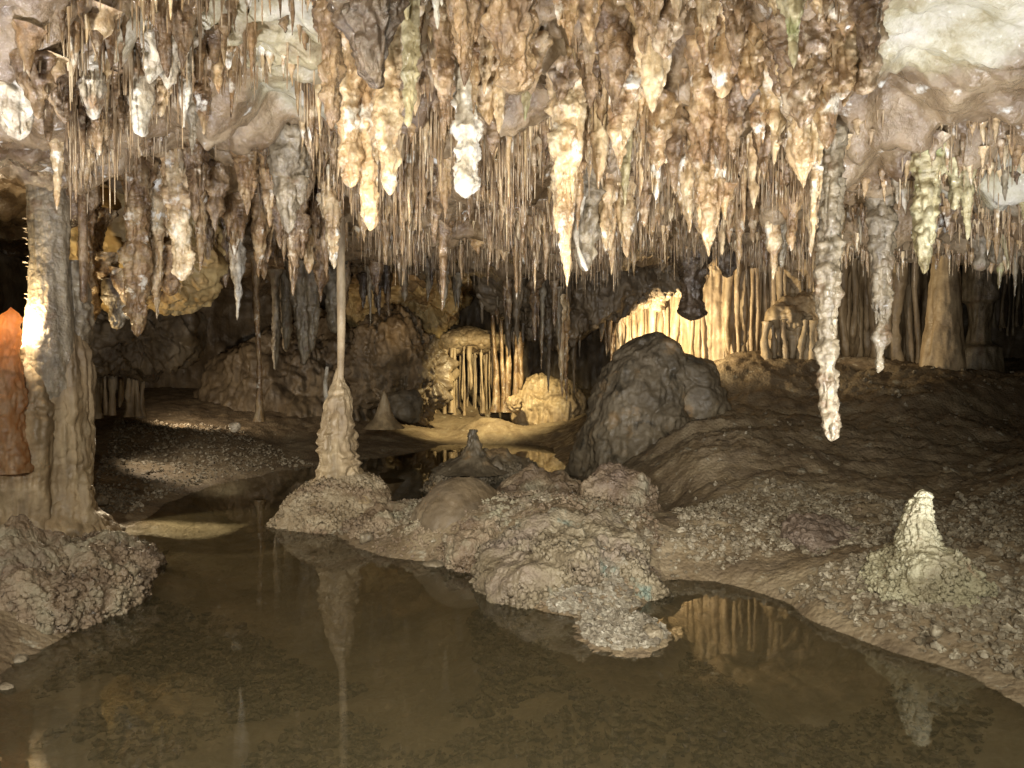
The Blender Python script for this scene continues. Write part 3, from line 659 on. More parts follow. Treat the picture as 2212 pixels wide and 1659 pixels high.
# small lumpy dripstones that cover the ceiling between the larger ones
a2, z2 = straw_spots(7500, 55); rg = random.Random(9); parts = {0: [], 1: [], 2: []}
for i in range(len(a2)):
    x_, y_, L_ = a2[i, 0], a2[i, 1], a2[i, 2] * rg.uniform(.5, 1.1) + .02
    if y_ > 6.2 and rg.random() < .6: continue
    r_ = min(rg.uniform(.006, .015) if rg.random() < .8 else rg.uniform(.015, .030), L_ * .35); n_ = 8; t = np.linspace(0, 1, n_)
    R_ = r_ * (1.7 * (1 - t) ** 1.3 + .35 * (1 - t) ** .4) * (1 + np.array([rg.uniform(-.28, .28) for _ in range(n_)]))
    path = np.stack([x_ + r_ * .5 * np.cumsum([rg.uniform(-.5, .5) for _ in range(n_)]), y_ + 0 * t, z2[i] + .02 - (L_ + .02) * t], 1)
    V_, F_ = tube(path, R_, 7, None, rg.random() * 6); V_ = V_ + (np.random.RandomState(i).rand(*V_.shape) - .5) * r_ * .35
    parts[rg.randrange(3)].append((V_, F_))
for k_, (m_, lb) in enumerate([(BROWN, 'dense brown drips crowding the ceiling'), (TAN, 'dense tan drips crowding the ceiling'), (CREAM, 'dense cream drips crowding the ceiling')]):
    tag(objmesh('dripstone_fringe', parts[k_], m_), lb, 'dripstone fringe', kind='stuff')

# ------------------------------------------------------------------ broken pillar on the left
def vdisp(fold, fs, fine=.01, cr=0.0, cs=20, seed=0, zst=.12):
    def f(V, rad):
        o = fold * fbm(V, [fs, fs, fs * zst], 4, seed) + fine * fbm(V, [fs * 4, fs * 4, fs * 2], 3, seed + 3)
        if cr: o = o + cr * (knobs(V, cs, seed + 5) - .4)
        return o
    return f
x0, y0 = at(122, 780, 5.5)[:2]
root = thing('broken_pillar', (x0, y0, 0), label='massive grey brown dripstone pillar, broken below the ceiling, with a fluted base', cat='dripstone column')
def zat(v, d): return at(0, v, d)[2]
def lathe(cx, cy, prof, d, segs_px=1.7, disp=None, bend=None, n=None):
    """prof: list of (v, half width in u) from top to bottom at distance d"""
    zs = np.array([zat(v, d) for v, _ in prof]); rs = np.array([h / 1670 * d for _, h in prof])
    res = d * segs_px / FPX; n = n or int(max(10, (zs[0] - zs[-1]) / res)); n = min(n, 260)
    zz = np.linspace(zs[0], zs[-1], n); R = np.interp(-zz, -zs, rs)
    s = int(min(260, max(12, 2 * np.pi * R.max() / res)))
    bx = np.zeros(n) if bend is None else np.interp(-zz, -zs, np.array(bend) / 1670 * d)
    path = np.stack([cx + bx, np.full(n, cy), zz], 1)
    return tube(path, R, s, disp)
child('upper_stub', [lathe(x0 + .03, y0 + .1, [(170, 70), (240, 62), (330, 58), (420, 60), (470, 40), (490, 5)], 5.5, disp=vdisp(.06, 9, .012, zst=.06)),
      lathe(x0 - .09, y0 - .02, [(180, 22), (300, 20), (440, 18), (462, 12), (464, 1)], 5.5, disp=vdisp(.02, 20, .004)),
      lathe(x0 + .2, y0 + .0, [(200, 12), (420, 10), (560, 9), (650, 7), (655, 1)], 5.5, disp=vdisp(.008, 20, .003))], BROWN, root)
sh = child('shaft', [lathe(x0, y0 - .08, [(364, 1), (366, 34), (380, 40), (480, 39), (560, 36), (640, 40), (700, 46), (760, 50), (840, 46), (900, 30)], 5.4, disp=vdisp(.030, 10, .006, .008, 30, 3, .1)),
      lathe(x0 + .02, y0 + .12, [(560, 30), (640, 36), (700, 40), (820, 46), (900, 46)], 5.5, disp=vdisp(.05, 9, .02, .02, 14, 4))], GREY, root)
rgp = random.Random(21); sp = []
for i in range(46):  # small crystal spines on the lit edge
    zz_ = zat(rgp.uniform(450, 735), 5.3); a0 = rgp.uniform(2.3, 3.9); L = rgp.uniform(.010, .032); c = np.array([x0 + math.cos(a0) * .125, y0 - .08 + math.sin(a0) * .125, zz_])
    dd = np.array([math.cos(a0), math.sin(a0), rgp.uniform(-.1, .5)])
    sp.append(tube(np.stack([c, c + dd * L * .6, c + dd * L]), [.006, .004, .001], 5))
child('crystal_spines', sp, CREAM, sh)['kind'] = 'stuff'
child('fluted_base', [lathe(x0 + .02, y0 + .02, [(700, 30), (735, 50), (790, 60), (860, 62), (950, 62), (1060, 60), (1110, 70), (1180, 130)], 5.4, disp=lambda V, rad: .06 * fbm(V, [5, 5, .6], 4, 15) + .05 * (.3 - np.abs(fbm(V, [8, 8, .8], 4, 16))) + .03 * fbm(V, 7, 4, 17) + .02 * (knobs(V, 14, 3) - .5) * np.clip(1.6 - V[:, 2], 0, 1)),
      lathe(x0 - .22, y0 - .02, [(735, 30), (760, 80), (820, 108), (900, 120), (1000, 122), (1060, 112), (1100, 104), (1125, 120), (1165, 160), (1200, 190), (1215, 200)], 5.4,
      disp=lambda V, rad: .10 * fbm(V, [4.6, 4.6, .5], 4, 5) + .07 * (.3 - np.abs(fbm(V, [7, 7, .7], 4, 6))) + .03 * fbm(V, 6, 4, 7) + .045 * (knobs(V, 16, 5) - .4) * np.clip(1 - np.abs(V[:, 2] - 1.0) * 4, 0, 1) + .008 * fbm(V, 30, 3, 8))], FLOW, root)
# crusted shelf under the pillar
def cracks(V, sc, seed):
    W_ = V + .35 / sc * np.stack([fbm(V, sc * 1.3, 3, seed), fbm(V, sc * 1.3, 3, seed + 1), fbm(V, sc * 1.3, 3, seed + 2)], 1)
    f1, f2 = worley(W_, np.array([1, 1, .7]) * sc, seed)
    return -np.exp(-((f2 - f1) / .07) ** 2)
def craggy(a, sc, seed, vert=.6, fine=.02):
    return lambda V, M: a * fbm(V, np.array([1, 1, .8]) * sc, 3, seed) + a * .75 * (.3 - np.abs(fbm(V, np.array([1, 1, vert]) * sc * 2.3, 5, seed + 1, .6))) + a * .22 * (.3 - np.abs(fbm(V, np.array([1, 1, vert]) * sc * 7, 4, seed + 2))) + fine * (knobs(V, sc * 9, seed + 3) - .5) + .05 * cracks(V, sc * 1.3, seed + 4)
def crusted(big, knob, ks, seed, ks2=None):
    return lambda V, M: big * 1.5 * fbm(V, [2.2, 2.2, 3], 4, seed) + big * .8 * (.35 - np.abs(fbm(V, 3.6, 4, seed + 8))) + big * .35 * fbm(V, 7, 3, seed + 4) + knob * (knobs(V, ks, seed) - .3) + knob * .6 * (knobs(V, (ks2 or ks * 2.1), seed + 2) - .3)
p = onz(20, 1340, 0)
bl = blob((p[0] - .15, p[1] + .35, .0), (.62, .62, .30), .010, crusted(.12, .03, 20, 8), .8)
o = objmesh('rock_shelf', [bl] + studs(bl, 2600, .008, .030, 1, -.02, .24), CRUST, None, np.array([p[0], p[1] + .3, 0]))
tag(o, 'grey lilac crusted rock shelf at the foot of the broken pillar', 'rock')
p = onz(205, 1235, 0)
bl = blob((p[0], p[1] + .12, .0), (.30, .26, .15), .010, crusted(.06, .028, 22, 18))
o = objmesh('rock_shelf', [bl] + studs(bl, 900, .008, .028, 2, -.02), CRUST, None, np.array([p[0], p[1], 0]))
tag(o, 'low brown crusted lump jutting into the pool beside the pillar foot', 'rock')

# the orange tooth by the lamp, and the lamp
p = at(20, 850, 5.12)
ORT = rock('amber_calcite', [(.20, .11, .06), (.36, .23, .13), (.48, .34, .22)], 8, (.3, .5), .4, sss=.0)
nt_ = ORT.node_tree; b_ = nt_.nodes['Principled BSDF']; tl = nt_.nodes.new('ShaderNodeBsdfTranslucent'); tl.inputs[0].default_value = (.95, .55, .25, 1)
mxs = nt_.nodes.new('ShaderNodeMixShader'); mxs.inputs[0].default_value = .5
nt_.links.new(b_.outputs[0], mxs.inputs[1]); nt_.links.new(tl.outputs[0], mxs.inputs[2]); nt_.links.new(mxs.outputs[0], [n for n in nt_.nodes if n.type == 'OUTPUT_MATERIAL'][0].inputs['Surface'])
o = objmesh('stalagmite', [lathe(p[0], p[1], [(664, 1), (685, 9), (720, 17), (780, 24), (840, 29), (900, 35), (1020, 44)], 5.12, disp=vdisp(.05, 9, .02, .012, 34, 5, .5), bend=[7, 5, 2, 0, -4, -4, -4])], ORT, None, p)
tag(o, 'pointed orange stalagmite glowing in front of the lamp', 'stalagmite')
BLK = bpy.data.materials.new('lamp_metal'); BLK.use_nodes = True; BLK.node_tree.nodes['Principled BSDF'].inputs['Base Color'].default_value = (.02, .02, .02, 1)
EM = bpy.data.materials.new('lit_lamp_glass'); EM.use_nodes = True; eb = EM.node_tree.nodes['Principled BSDF']; eb.inputs['Emission Color'].default_value = (1, .86, .62, 1); eb.inputs['Emission Strength'].default_value = 60
lp = np.array(LAMP_L) + np.array([0, .0, 0])
lr = thing('spotlight', (lp[0] - .03, lp[1], lp[2] - .12), label='small lit spotlight glaring behind the orange stalagmite', cat='lamp')
child('lens', [blob(lp, (.035, .035, .035), .012, lambda V, M: 0 * V[:, 0])], EM, lr)
lr.children[0].visible_shadow = True
child('housing', [tube(np.array([lp + [-.17, .03, -.03], lp + [-.16, .03, -.03], lp + [-.05, .01, -.01], lp + [-.03, 0, 0]]), [.001, .045, .05, .05], 16)], BLK, lr)
child('stake', [tube(np.array([lp + [-.1, .01, -.03], lp + [-.1, .01, -.6]]), [.01, .01], 8)], BLK, lr)

# ------------------------------------------------------------------ yellow rock mass and brown overhang on the left
p = at(285, 470, 7.1)
o = objmesh('hanging_rock', [blob((p[0] - .05, p[1] + .35, p[2] + .38), (.66, .50, 1.12), .016, craggy(.30, 1.3, 3, .9, .006), .6)], ORANGE, None, p)
tag(o, 'large smooth yellow ochre rock hanging beside the broken pillar', 'rock')
p = at(265, 715, 9.4)
o = objmesh('overhanging_rock', [blob((p[0], p[1], p[2] - .02), (.75, .45, .38), .02, craggy(.30, 1.8, 33, .5, .02), .8)], WALL, None, p)
tag(o, 'dark brown overhanging rock bearing the short pale columns', 'rock')
rq_ = random.Random(31)
for (u, v, lab) in [(196, 700, 'ragged tan drip at the left foot of the yellow rock'), (226, 655, 'ragged drip over the left half of the yellow rock bottom'), (252, 712, 'ragged pale drip in the middle of the yellow rock bottom'), (277, 690, 'ragged drip just left of the coral-like stalactite'), (322, 640, 'broad coral-like drip on the right flank of the yellow rock'), (372, 640, 'short drip at the right corner of the yellow rock'), (210, 560, 'small dark drip high on the yellow rock beside the pillar')]:
    a_ = at(u, v, 6.55); o = objmesh('stalactite', cluster(a_[0], a_[1], a_[2] + .42, a_[2], .075, 6.5, rq_, subs=9, crust=.6, blunt=.3), rq_.choice([TAN, GREY, CREAM]), None, a_); tag(o, lab, 'stalactite')
def column(u, d, vt, vb, w, mat, lab, cat='dripstone column', grp=None, name='dripstone_column', tf=1.5, bf=1.9, seed=0, node=True, off=0):
    a = at(u, vb, d); zt = at(u, vt, d)[2] + .05; zb = a[2] - .05; r = w / 2 / 1670 * d
    n = int(min(150, max(16, (zt - zb) / (d * 2 / FPX)))); t = np.linspace(0, 1, n)
    R = r * (1 + (tf - 1) * np.exp(-t * 9) + (bf - 1) * np.exp(-(1 - t) * 9))
    if node:
        rq = random.Random(seed * 7 + int(u)); 
        for _ in range(rq.randint(0, 3)):
            c = rq.uniform(.2, .85); R = R + r * rq.uniform(.12, .3) * np.exp(-((t - c) * 45) ** 2)
        c = rq.uniform(.3, .7); R = R * (1 + .18 * np.tanh((t - c) * 30) * rq.choice([-1, 1]))
    rb = random.Random(int(u * 13) + seed)
    if cat == 'dripstone column' and grp and rb.random() < .28:
        zb = zb + (zt - zb) * rb.uniform(.15, .45); R = R * np.clip((1 - t) * 6, .04, 1) ** .7
    lean = r * rb.uniform(-1.2, 1.2)
    path = np.stack([a[0] + lean * t + r * .5 * np.sin(t * 5 + u), a[1] + r * .3 * np.cos(t * 6 + u), zt + (zb - zt) * t], 1)
    V, F = tube(path, R, int(max(10, min(40, 2 * np.pi * r / (d * 1.6 / FPX)))), lambda V, rad: rad * (.45 * fbm(V, np.array([1, 1, .12]) / (r * 1.0), 3, seed + int(u)) + .12 * fbm(V, np.array([1, 1, .5]) / (r * .5), 2, 4)))
    o = objmesh(name, (V, F), mat, None, np.array([a[0], a[1], zb])); tag(o, lab, cat, grp); return o
for i, (u, vt, w) in enumerate([(180, 770, 9), (193, 770, 7), (206, 765, 12), (238, 760, 12), (248, 765, 9), (262, 780, 13), (276, 785, 9), (289, 785, 13), (218, 772, 6), (228, 770, 7), (298, 786, 8), (308, 782, 11), (170, 770, 10)]):
    column(u, 9.6 + .12 * (i % 3), vt, 888 + (i % 3) * 3, w, LITCOL, 'short pale column standing under the dark brown overhang', grp='short pale columns under the brown overhang', seed=i)
column(557, 10.5, 560, 902, 12, TAN, 'thin dim column alone on a low cone between black hollow and slender column', seed=3, bf=2.6)
# slope of flowstone at the back left
p = at(560, 800, 14.2)
o = objmesh('flowstone_slope', [blob((p[0] + .75, p[1] + .6, .2), (1.75, 1.5, 1.95), .03, craggy(.42, 1.1, 13, .35, .03))], WALL, None, p)
tag(o, 'dark terraced flowstone slope rising behind the thin dim column', 'rock')
for i, (u, w, vt, vb, dd) in enumerate([(650, 34, 570, 790, 11), (675, 26, 580, 760, 11), (720, 40, 560, 720, 11.5), (620, 22, 600, 760, 12), (597, 18, 560, 800, 11.8)]):
    a_ = at(u, vb, dd); r = w / 2 / 1670 * dd
    o = objmesh('stalactite', [drip(a_[0], a_[1], 2.75, a_[2], r, dd, rng, p=.4, crust=0, lobes=.3, stretch=.1)], GREY, None, a_)
    tag(o, 'long smooth grey drape in the dimness behind the slender column', 'stalactite', 'smooth grey drapes behind the slender column')
column(706, 10.5, 800, 868, 10, WHITE, 'short white rod stump just behind the slender column', seed=5, name='stalagmite', cat='stalagmite', tf=.6, bf=1.0, node=False)
p = at(830, 905, 11.2)
o = objmesh('stalagmite', [lathe(p[0], p[1], [(845, 1), (850, 6), (870, 11), (890, 17), (905, 24), (925, 45)], 11.2, disp=vdisp(.02, 9, .01))], FLOW, None, p); tag(o, 'small brown cone stalagmite beyond the slender column', 'stalagmite')
p = at(865, 880, 12.4)
o = objmesh('fallen_rock', [blob((p[0], p[1], p[2]), (.34, .28, .26), .02, lambda V, M: .16 * fbm(V, 2.6, 4, 44), .6, seedrot=.5)], BOULD, None, p); tag(o, 'angular dark slab leaning beside the lit colonnade', 'rock')
p = at(860, 770, 13.6)
o = objmesh('back_rock', [blob((p[0], p[1] + .3, p[2] - .25), (.85, .6, .95), .022, craggy(.55, 1.4, 64, .6, .03), .9)], WALL, None, p); tag(o, 'tall rounded brown rock left of the lit colonnade', 'rock')
p = at(860, 640, 14.6)
o = objmesh('hanging_rock', [blob((p[0] - .1, p[1] + .5, p[2] + .3), (1.3, .7, .75), .025, craggy(.55, 1.4, 74, 1.0, .02), .7)], ORANGE, None, p); tag(o, 'orange rock face in the dim recess above the brown rock', 'rock')

# ------------------------------------------------------------------ slender column with its stalagmite and mound
c0 = onz(735, 1122, 0); cx, cy = c0[0], c0[1]; D = cy
root = thing('slender_column', (cx, cy, 0), label='slender column joined to a tall ringed stalagmite on a crusted mound', cat='dripstone column')
child('upper_tube', [lathe(cx - .05, cy + .04, [(230, 13), (420, 11), (520, 10), (538, 9)], D, disp=vdisp(.006, 30, .002)), lathe(cx - .015, cy - .02, [(220, 10), (430, 8), (538, 7)], D, disp=vdisp(.005, 30, .002)),
      lathe(cx + .03, cy + .06, [(230, 12), (430, 9), (530, 8), (540, 3)], D, disp=vdisp(.008, 30, .003))], TAN, root)
child('thin_shaft', [lathe(cx + .01, cy, [(420, 9), (600, 9.5), (700, 9), (800, 7), (830, 7)], D, disp=vdisp(.004, 14, .0015), bend=[2, 2, 2, 0, 0])], LITCOL, root)
def rings(V, rad):
    o = rad * .13 * np.sin(V[:, 2] * 60 + 7 * fbm(V, 5, 3, 3)) * (.4 + .9 * fbm(V, 6, 2, 8)) + .045 * fbm(V, [9, 9, 6], 3, 1) + .02 * fbm(V, [22, 22, 5], 3, 2)
    return o * np.clip(rad / .05, 0, 1)
child('stalagmite_cone', [lathe(cx, cy, [(796, 7), (815, 12), (850, 22), (900, 32), (940, 38), (985, 44), (1000, 42), (1030, 48), (1048, 64), (1075, 96)], D, disp=rings, bend=[2, 0, 0, -4, -6, -6, -4, -2, 0, 0], segs_px=1.2)], FLOW, root)
mound = [lathe(cx + .02, cy, [(1022, 40), (1040, 62), (1062, 88), (1088, 108), (1115, 126), (1145, 146), (1180, 162), (1200, 165)], D, segs_px=1.3,
        disp=lambda V, rad: .10 * fbm(V, 3.2, 4, 3) * np.clip(rad / .3, 0, 1) + .045 * (knobs(V, 17, 4) - .35) * np.clip((.34 - V[:, 2]) * 6, .1, 1) + .022 * (knobs(V, 36, 5) - .3)), ]
child('base_mound', mound + studs(mound[0], 4200, .008, .032, 5, -.03, .36), CRUSTT, root)

# ------------------------------------------------------------------ crusted islands
def island(name, u, v, ru, rv, h, seed, mat, lab, e=.9, knob=.035, ks=18, big=.12, yr=None, rot=0, top=.8):
    p = onz(u, v, 0); k = 1 / 1670 * p[1]
    rx = ru * k; ry = yr if yr else rx * .8
    bl = blob((p[0], p[1] + ry * .4, -.04), (rx, ry, h + .04), .0115 * p[1] / 5, crusted(big, knob, ks, seed), e, seedrot=rot)
    o = objmesh(name, [bl] + studs(bl, int(7000 * rx * (ry + h)), .007, .026, seed, -.04, h * top), mat, None, np.array([p[0], p[1], 0]))
    tag(o, lab, 'rock'); return o
island('crusted_rock', 850, 1160, 115, 0, .16, 101, CRUST, 'low crusted lump joined to the mound of the slender column')
island('crusted_rock', 970, 1180, 130, 0, .21, 102, CRUST, 'lilac crusted mound carrying the smooth cone, beside the slender column')
p = onz(1000, 1180, 0)
o = objmesh('stalagmite', [lathe(p[0], p[1] + .15, [(1036, 6), (1041, 26), (1058, 56), (1082, 84), (1105, 108), (1135, 120)], p[1], disp=vdisp(.05, 4, .012, .006, 30, 3, .5))], WALL, None, p); tag(o, 'smooth olive brown low cone on top of the lilac crusted mound', 'stalagmite')
island('crusted_rock', 1090, 1215, 130, 0, .24, 103, CRUST, 'brownish lilac crusted mound between the smooth cone and the big green tinged mound')
island('crusted_rock', 1180, 1125, 130, 0, .28, 104, CRUST, 'knobbed ridge running back from the crusted mounds')
island('crusted_rock', 1240, 1275, 170, 0, .34, 105, rock('crust_green_blue', [(.08, .052, .032), (.165, .12, .075), (.26, .205, .14)], 3.5, (.35, .7), .8, fine=70, pop=55, popw=.8, streak=0, spots=[((.14, .17, .14), 3.4, .60, .70), ((.19, .135, .105), 2.5, .52, .66)]), 'largest crusted mound by the pool, olive with faint blue green patches', knob=.03, big=.14, yr=.46)
island('crusted_rock', 1330, 1150, 90, 0, .42, 106, CRUST, 'rounded crusted knob standing behind the largest mound', yr=.3)
island('crusted_rock', 1120, 1265, 60, 0, .12, 107, CRUST, 'small rough crust lump at the water edge before the lilac mounds')
# dark ridge with little peak
island('rock_ridge', 1030, 1060, 120, 0, .30, 108, BOULD, 'dark rock ridge in front of the lit far pool', yr=.4, knob=.02)
p = onz(1022, 1060, 0)
o = objmesh('stalagmite', [lathe(p[0], p[1] + .1, [(930, 3), (945, 8), (965, 17), (985, 28), (1000, 50), (1020, 90)], p[1], disp=vdisp(.05, 9, .02, .02, 26, 3, 1))], BOULD, None, p); tag(o, 'dark jagged stalagmite peak against the lit far pool', 'stalagmite')
# boulder
bd = lambda a, b, sd: (lambda V, M: .04 * cracks(V, 1.8, sd + 5) + a * fbm(V, 1.6, 5, sd) + b * np.abs(fbm(V, 3.6, 5, sd + 1)) + .02 * (knobs(V, 13, 7) - .3) * np.clip(1.2 - V[:, 2], 0, 1) + .012 * fbm(V, 16, 3, sd))
p = at(1400, 960, 8.6)
bv = lambda V, rad: np.clip(rad / .15, 0, 1) * (.17 * fbm(V, [1.5, 1.5, 1.0], 4, 204) + .15 * (.3 - np.abs(fbm(V, [2.4, 2.4, 1.4], 5, 205, .6))) + .05 * (.3 - np.abs(fbm(V, 9, 4, 207))) + .02 * (knobs(V, 15, 7) - .4) * np.clip(.8 - V[:, 2], 0, 1) + .016 * fbm(V, 15, 3, 9) + .04 * cracks(V, 1.1, 11))
o = objmesh('boulder', [lathe(p[0], p[1] + .45, [(712, 2), (718, 22), (735, 48), (765, 68), (800, 82), (840, 96), (890, 118), (940, 134), (990, 146), (1050, 155)], 8.6, bend=[34, 34, 32, 28, 22, 14, 4, 0, 0, 0], disp=bv)], BOULD, None, p)
tag(o, 'big dark peaked boulder in front of the lit column curtain', 'boulder')
p = at(1500, 850, 9.0)
o = objmesh('boulder', [blob((p[0], p[1], .80), (.33, .36, .55), .014, bd(.16, .08, 224), .7)], BOULD, None, p)
tag(o, 'dark angular rock behind the big boulder at the foot of the curtain', 'boulder')
p = at(1395, 640, 10.2)
o = objmesh('hanging_rock', [blob((p[0] - .2, p[1], p[2] + .52), (.75, .4, .62), .016, craggy(.42, 1.7, 304, .4, .04), .8, seedrot=0)], WALL, None, p)
tag(o, 'dark overhanging rock edge just above the brightest part of the curtain', 'rock')
# yellow green stalagmite on the right
p = onz(2010, 1350, 0); d = p[1]
root = thing('stalagmite', (p[0], p[1], 0), label='yellow green knobbly stalagmite on the near shore', cat='stalagmite')
child('spire', [lathe(p[0] - .005, p[1] + .1, [(1064, 1), (1069, 7), (1080, 13), (1100, 19), (1130, 26), (1160, 34), (1200, 48), (1240, 66), (1280, 92)], d, segs_px=1.1, bend=[4, 4, 4, 0, -4, -4, -2, 0, 4],
      disp=lambda V, rad: (.018 * fbm(V, 14, 3, 3) + .026 * (knobs(V, 42, 4) - .35) + .010 * (knobs(V, 85, 5) - .3)) * np.clip(rad / .02, 0, 1))], CRUSTY, root)
bl = blob((p[0] + .0, p[1] + .12, .05), (.25, .24, .33), .008, crusted(.10, .032, 24, 301))
child('base_mound', [bl] + studs(bl, 1500, .006, .022, 7, -.03), CRUSTY, root)
island('crusted_rock', 1800, 1230, 110, 0, .26, 110, rock('crust_reddish', [(.07, .046, .035), (.14, .09, .068), (.22, .155, .12)], 3.5, (.4, .8), .8, fine=70, pop=55, popw=.8, streak=0), 'reddish brown rubble mound between the inlet and the yellow green stalagmite', yr=.35, big=.1)
island('crusted_rock', 1880, 1180, 70, 0, .20, 111, CRUST, 'grey crumbly heap just behind the reddish mound', yr=.3)
island('crusted_rock', 1600, 1195, 130, 0, .16, 112, CRUST, 'low grey gravelly hump behind the inlet of the pool', yr=.35, big=.05)

# ------------------------------------------------------------------ lit colonnade in the far middle
rg = random.Random(77)
p = at(1000, 760, 15.0)
o = objmesh('flowstone_dome', [blob((p[0] + .05, p[1] + .4, at(0, 735, 15)[2]), (.86, .60, .24), .016, lambda V, M: .10 * fbm(V, 2.4, 4, 84) + .04 * (knobs(V, 9, 3) - .3))], LITCOL, None, p)
tag(o, 'pale flowstone dome lit on top above the far colonnade', 'rock')
for i in range(25):
    u = 936 + i * 5.6 + rg.uniform(-3, 3)
    column(u, 14.95 + rg.uniform(-.05, .5), 752 + rg.uniform(-6, 16), 888 + rg.uniform(-3, 4), rg.uniform(3, 9), LITCOL, 'thin column lit warm yellow under the far flowstone dome', grp='lit columns under the far dome', seed=i)
for i, (u, w) in enumerate([(1084, 12), (1098, 15), (1112, 10), (1122, 18), (1066, 14)]):
    column(u, 14.5, 640, 884, w * .8, BROWN, 'tall brown column at the shaded end of the far colonnade', grp='tall brown columns of the far colonnade', seed=i + 40)
p = at(1180, 870, 14.2)
o = objmesh('sand_coloured_rock', [blob((p[0] + .15, p[1] + .5, .35), (.72, .6, .70), .02, craggy(.22, 1.5, 94, .7, .02), .85)], LITCOL, None, p)
o.data.materials[0] = FLOW; tag(o, 'smooth sand coloured rock flank beside the far colonnade', 'rock')
o = objmesh('knobbly_lump', [blob(at(1112, 872, 13.9), (.12, .12, .13), .012, crusted(.03, .03, 14, 5))], LITCOL, None, at(1112, 872, 13.9)); tag(o, 'small knobbly lump at the foot of the tall brown columns', 'rock')
# mass hanging from the ceiling in the middle
p = at(1200, 650, 11.4)
o = objmesh('hanging_rock', [blob((p[0], p[1] + .2, p[2] + .28), (1.05, .55, .80), .02, craggy(.50, 1.3, 104, .4, .04), .85)], WALL, None, p)
tag(o, 'dark ragged rock mass hanging from the ceiling in the middle distance', 'rock')
for i in range(30):
    u = rg.uniform(1040, 1345); v = rg.uniform(690, 800) if u > 1090 else rg.uniform(640, 720)
    dd = rg.uniform(10.6, 11.6); a_ = at(u, v, dd); r = rg.uniform(.03, .07)
    o = objmesh('stalactite', cluster(a_[0], a_[1], 2.35 + rg.uniform(0, .3), a_[2], r, dd, rg, subs=5, crust=.5, seg_px=1.8), rg.choice([WALL, BROWN, GREY]), None, a_)
    tag(o, 'ragged dim stalactite under the hanging rock mass in the middle distance', 'stalactite', 'stalactites under the hanging rock mass')
for i, (u, v, mm) in enumerate([(1213, 860, CREAM), (1222, 870, TAN), (1186, 850, WALL), (1330, 800, CREAM), (1345, 760, CREAM), (1240, 850, WALL)]):
    a_ = at(u, v, 11.0 + .1 * i); o = objmesh('stalactite', cluster(a_[0], a_[1], 2.3, a_[2], .05, 11, rg, subs=3, crust=.4), mm, None, a_)
    tag(o, 'long narrow stalactite hanging low from the rock mass over the far pool', 'stalactite', 'long narrow stalactites over the far pool')

# ------------------------------------------------------------------ the lit curtain of columns on the right
def curtain(name, us, d_of, vt_of, vb, w0, w1, mat, lab, grp, seed):
    rq = random.Random(seed)
    for u in us:
        u = u + rq.uniform(-3, 3); column(u, d_of(u) + rq.uniform(-.15, .15), vt_of(u) + rq.uniform(-8, 14), vb + rq.uniform(-2, 3), rq.uniform(w0, w1), mat, lab, grp=grp, seed=seed + int(u), tf=2.0, bf=1.7)
curtain('c', range(1330, 1560, 6), lambda u: 10.7 + (1560 - u) * .002, lambda u: 590, 788, 6, 14, LITCOL, 'pale column in the brightly lit part of the curtain behind the boulder', 'columns in the brightly lit curtain', 5)
curtain('c', range(1562, 1770, 10), lambda u: 10.55, lambda u: 575, 788, 6, 15, LITCOL, 'smooth tan column in the half lit part of the curtain over the ledge', 'columns in the half lit curtain', 6)
curtain('c', range(1790, 1885, 10), lambda u: 11.2, lambda u: 560, 790, 8, 18, FLOW, 'dim brown column between the two longest stalactites', 'dim columns between the two longest stalactites', 8)
curtain('c', range(1900, 1990, 13), lambda u: 10.6, lambda u: 540, 790, 12, 24, FLOW, 'dim brown draped column right of the second longest stalactite', 'dim draped columns beyond the second longest stalactite', 9)
plan2 = [(at(1320, 0, 11.5)[0], 11.5), (at(1400, 0, 11.0)[0], 11.0), (at(1560, 0, 10.72)[0], 10.72), (at(1750, 0, 10.75)[0], 10.75), (at(1900, 0, 11.7)[0], 11.7), (at(2060, 0, 11.0)[0], 11.0)]
V, F = wallsheet('rock_wall', plan2, 1.0, 3.0, .020, LITCOL, .10, .26, 31)
o = objmesh('flowstone_curtain', (V, F), LITCOL, None, np.array([plan2[2][0], plan2[2][1], 1.2])); tag(o, 'ribbed tan flowstone wall directly behind the curtain of columns', 'rock wall')
for (u, v, dd, rr, lab) in [(1580, 575, 10.9, (.5, .32, .22), 'rippled flowstone hood over the bright end of the curtain'), (1710, 585, 10.8, (.6, .35, .22), 'rippled flowstone hood over the middle of the curtain'), (1712, 690, 10.3, (.30, .26, .22), 'rounded tan hood over the small columns within the curtain'), (1745, 660, 10.4, (.22, .2, .2), 'upper tan hood stacked above the rounded one')]:
    a_ = at(u, v, dd)
    o = objmesh('flowstone_hood', [blob(a_, rr, .014, lambda V, M: .22 * fbm(V, 2.5, 4, 5) + .03 * (.3 - np.abs(fbm(V, [3, 3, 14], 3, 3))) + .06 * fbm(V, [9, 9, 2], 3, 4))], FLOW, None, a_); tag(o, lab, 'rock')
curtain('c', range(1655, 1760, 13), lambda u: 10.15, lambda u: 700, 790, 9, 16, FLOW, 'small column under the rounded hood within the curtain', 'small columns under the rounded hood', 10)
p = at(2035, 790, 9.8)
o = objmesh('dripstone_column', [lathe(p[0], p[1], [(430, 20), (560, 24), (620, 30), (700, 34), (760, 40), (800, 46), (850, 52)], 9.8, disp=vdisp(.08, 4.5, .015, zst=.08, seed=4))], FLOW, None, p); tag(o, 'wide brown column at the far end of the ledge', 'dripstone column')
p = at(2115, 720, 10.6)
